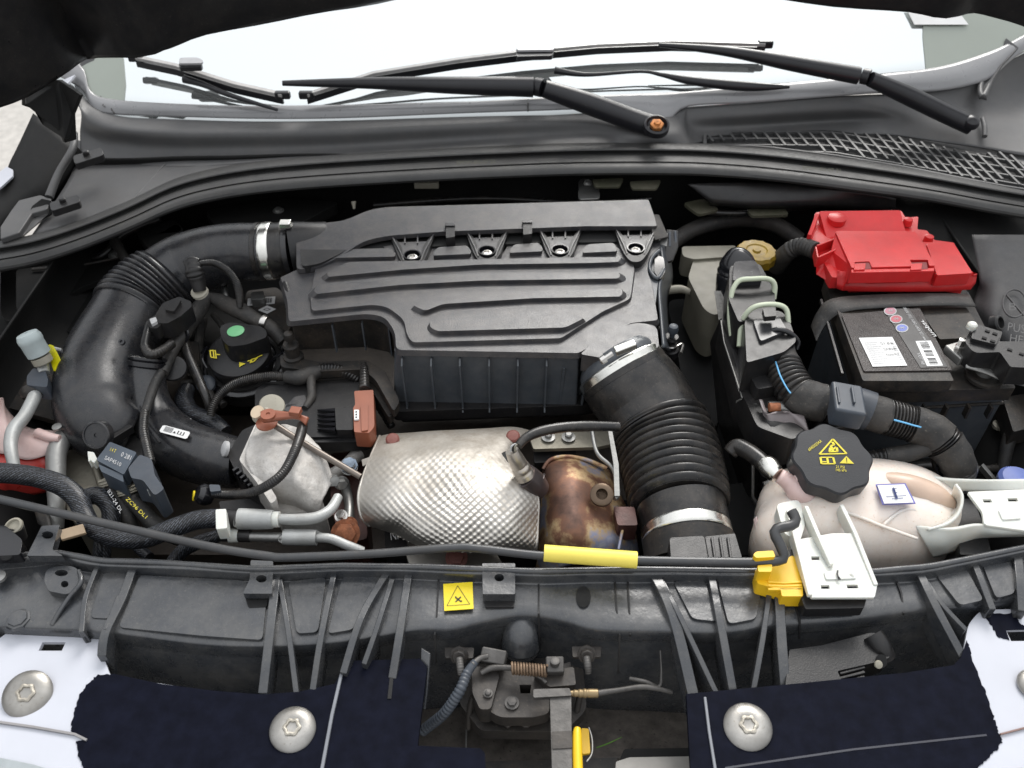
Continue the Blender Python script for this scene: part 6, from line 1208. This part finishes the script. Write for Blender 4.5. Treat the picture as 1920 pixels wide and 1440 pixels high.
tube('flag_edge', [(1104,1364,-.13,1.5),(1110,1385,-.13,1.5),(1110,1412,-.13,1.5),(1100,1428,-.13,1.5)], GAL, t, seg=6)
# bumper and floor behind it
stru(box('front_bulkhead', Vector((0,-.62,-.42)), (1.6,.3,.3), DRB))
stru(box('radiator_wall', Vector((0,-.275,-.4)), (1.5,.03,.45), DRB))
t = T('bumper', (0,0,-.3), 'dark lower bumper body under the painted front strips', 'bumper') if 0 else None
# ================= small clutter in the dark gaps =================
def cable(lab, pts, m=RUB, corr=None, cat='cable', nm='cable'):
    o = tube('cable_run', pts, m, tag(T(nm, pts[0][:3], lab, cat)), seg=12, corr=corr, jit=.04); return o
cable('dark cable running along the firewall left of the big duct', [(40,520,-.12,7),(110,500,-.12,7),(190,480,-.1,8),(230,440,-.08,7),(300,410,-.06,6)])
cable('black cable hanging beside the firewall above the duct bend', [(215,452,-.08,10),(232,480,-.09,9),(240,500,-.1,8)], TAP)
cable('thick taped cable behind the connectors under the seal', [(1240,470,-.12,14),(1300,430,-.1,15),(1380,410,-.09,16),(1450,420,-.1,15),(1500,450,-.12,14)], TAP)
cable('thin black cable crossing behind the yellow reservoir cap', [(1300,395,-.06,6),(1380,400,-.06,6),(1460,392,-.06,6),(1540,385,-.06,6)])
cable('corrugated cable under the filter box left flange', [(560,735,-.13,8),(620,728,-.13,8),(690,740,-.13,8),(735,800,-.15,8)], RUB, [(0,1,26,.14)])
cable('black cable lying below the battery beside the tank', [(1690,880,-.15,8),(1740,872,-.15,8),(1850,880,-.15,8),(1940,860,-.15,8)])
cable('dark cable going down right of the battery', [(1905,790,-.1,12),(1890,830,-.12,12),(1880,880,-.15,11)], TAP)
cable('thin cable behind the filter box top edge', [(700,385,-.08,5),(900,372,-.08,5),(1090,380,-.08,5),(1220,372,-.08,5)])
t = T('wing_bracket', (150,470,-.05), 'dark pressed bracket on the left wing behind the duct', 'bracket')
prism('plate', rnd([(30,505),(150,490),(240,470),(250,500),(150,540),(60,600),(30,580)], 8), -.10, .01, DRK, t, bev=.003); hexb('bolt', (215,478,-.09), 8, 6, GAL, t); hexb('bolt', (90,530,-.095), 7, 6, BLD, t)
tube('pressed_edge', [(60,505,-.095,3),(150,497,-.095,3),(235,480,-.095,3)], BLD, t, seg=8)
t = T('service_bracket', (60,755,-.1), 'dark sheet bracket behind the white pipe at the left', 'bracket')
prism('plate', rnd([(0,720),(100,700),(130,740),(110,790),(0,760)], 8), -.11, .01, BLD, t, bev=.003)
t = T('battery_tray', (1800,860,-.2), 'black battery tray wall with bracket bolt right of the battery', 'tray')
prism('wall', rnd([(1840,800),(1940,780),(1940,890),(1850,900)], 5), -.17, .02, BLK, t, bev=.003); lathe('tan_bolt', [(12,0),(12,6),(2,8)], (1872,800,-.13), CRM, t, seg=14)
fin('support_bar', [(1842,870,-.12),(1868,900,-.13)], .006, .01, GAL, t)
prism('shelf', rnd([(1880,745),(1940,735),(1940,800),(1900,810)], 5), -.09, .03, BLD, t, bev=.003)
t = T('seal_clip_plate', (400,400,-.06), 'dim stamped plate with a bolt on the firewall above the duct clamp', 'plate')
prism('plate', rnd([(390,405),(470,385),(520,395),(500,420),(410,425)], 8), -.07, .01, BLD, t, bev=.003); hexb('bolt', (522,395,-.06), 7, 5, GAL, t); hexb('bolt', (330,437,-.07), 6, 5, BLD, t)
t = T('firewall_pad', (1420,400,-.06), 'dusty olive sound pad patches on the firewall right of the filter box', 'pad')
OL = mat('olive_patch', (.05,.05,.03), .7, dust=.4)
prism('patch', rnd([(1280,380),(1320,372),(1350,392),(1310,402)], 8), -.05, .006, OL, t, bev=.002); prism('patch', rnd([(1400,392),(1470,388),(1480,402),(1410,404)], 6), -.05, .006, OL, t, bev=.002)
for k,(x,y) in enumerate(((1110,336),(1180,340))): prism('patch', rnd([(x,y),(x+60,y-3),(x+52,y+14),(x+5,y+14)], 5), -.012, .004, OL, t, bev=.001)
# dark engine clutter beneath the hoses
t = T('engine_wiring', (330,760,-.16), 'knot of dark engine wiring and brackets between the intake pipe and the oil cap', 'wiring')
for pts in ([(380,600,-.13,9),(372,660,-.13,9),(390,720,-.14,8),(420,760,-.15,8)], [(400,590,-.12,6),(430,640,-.13,6),(400,700,-.13,6),(340,720,-.13,6)], [(360,690,-.12,11),(390,740,-.13,12),(400,770,-.14,10)]): tube('wire', pts, TAP, t, seg=10, jit=.06)
lathe('boss', [(18,-6),(18,2),(14,5),(4,6)], (386,720,-.12), GRY, t, axis=(0,-.4,.9), seg=18); prism('bracket', rnd([(345,640),(372,640),(376,700),(350,705)], 5), -.12, .012, BLD, t, bev=.002)
lathe('knob', [(9,0),(9,4),(6,6),(1,6)], (352,793,-.1), PRW, t, seg=14)
# battery label fine print
t = [o for o in bpy.data.objects if o.name == 'battery'][0]
z = .0066
for k, s in enumerate(('12 V   60 Ah', 'CCA 540 A EN', 'Recycle Pb 3')):
    v = .2+.16*k; q = lambda a, b: quad((1636,688,z), (1701,686,z), (1610,634,z), a, b)
    text('label_print', s, q(.55,.72-.2*k), q(.92,.72-.2*k), q(.55,.82-.2*k), PRK, t, .0014)
q = lambda a, b: quad((1636,688,z), (1701,686,z), (1610,634,z), a, b)
art('label_print', [rect(.08,.1+.07*i,.42+.06*((i*7)%3),.12+.07*i) for i in range(11)], q(0,0), q(1,0), q(0,1), PRW, t, .0014)
bpy.context.view_layer.update()
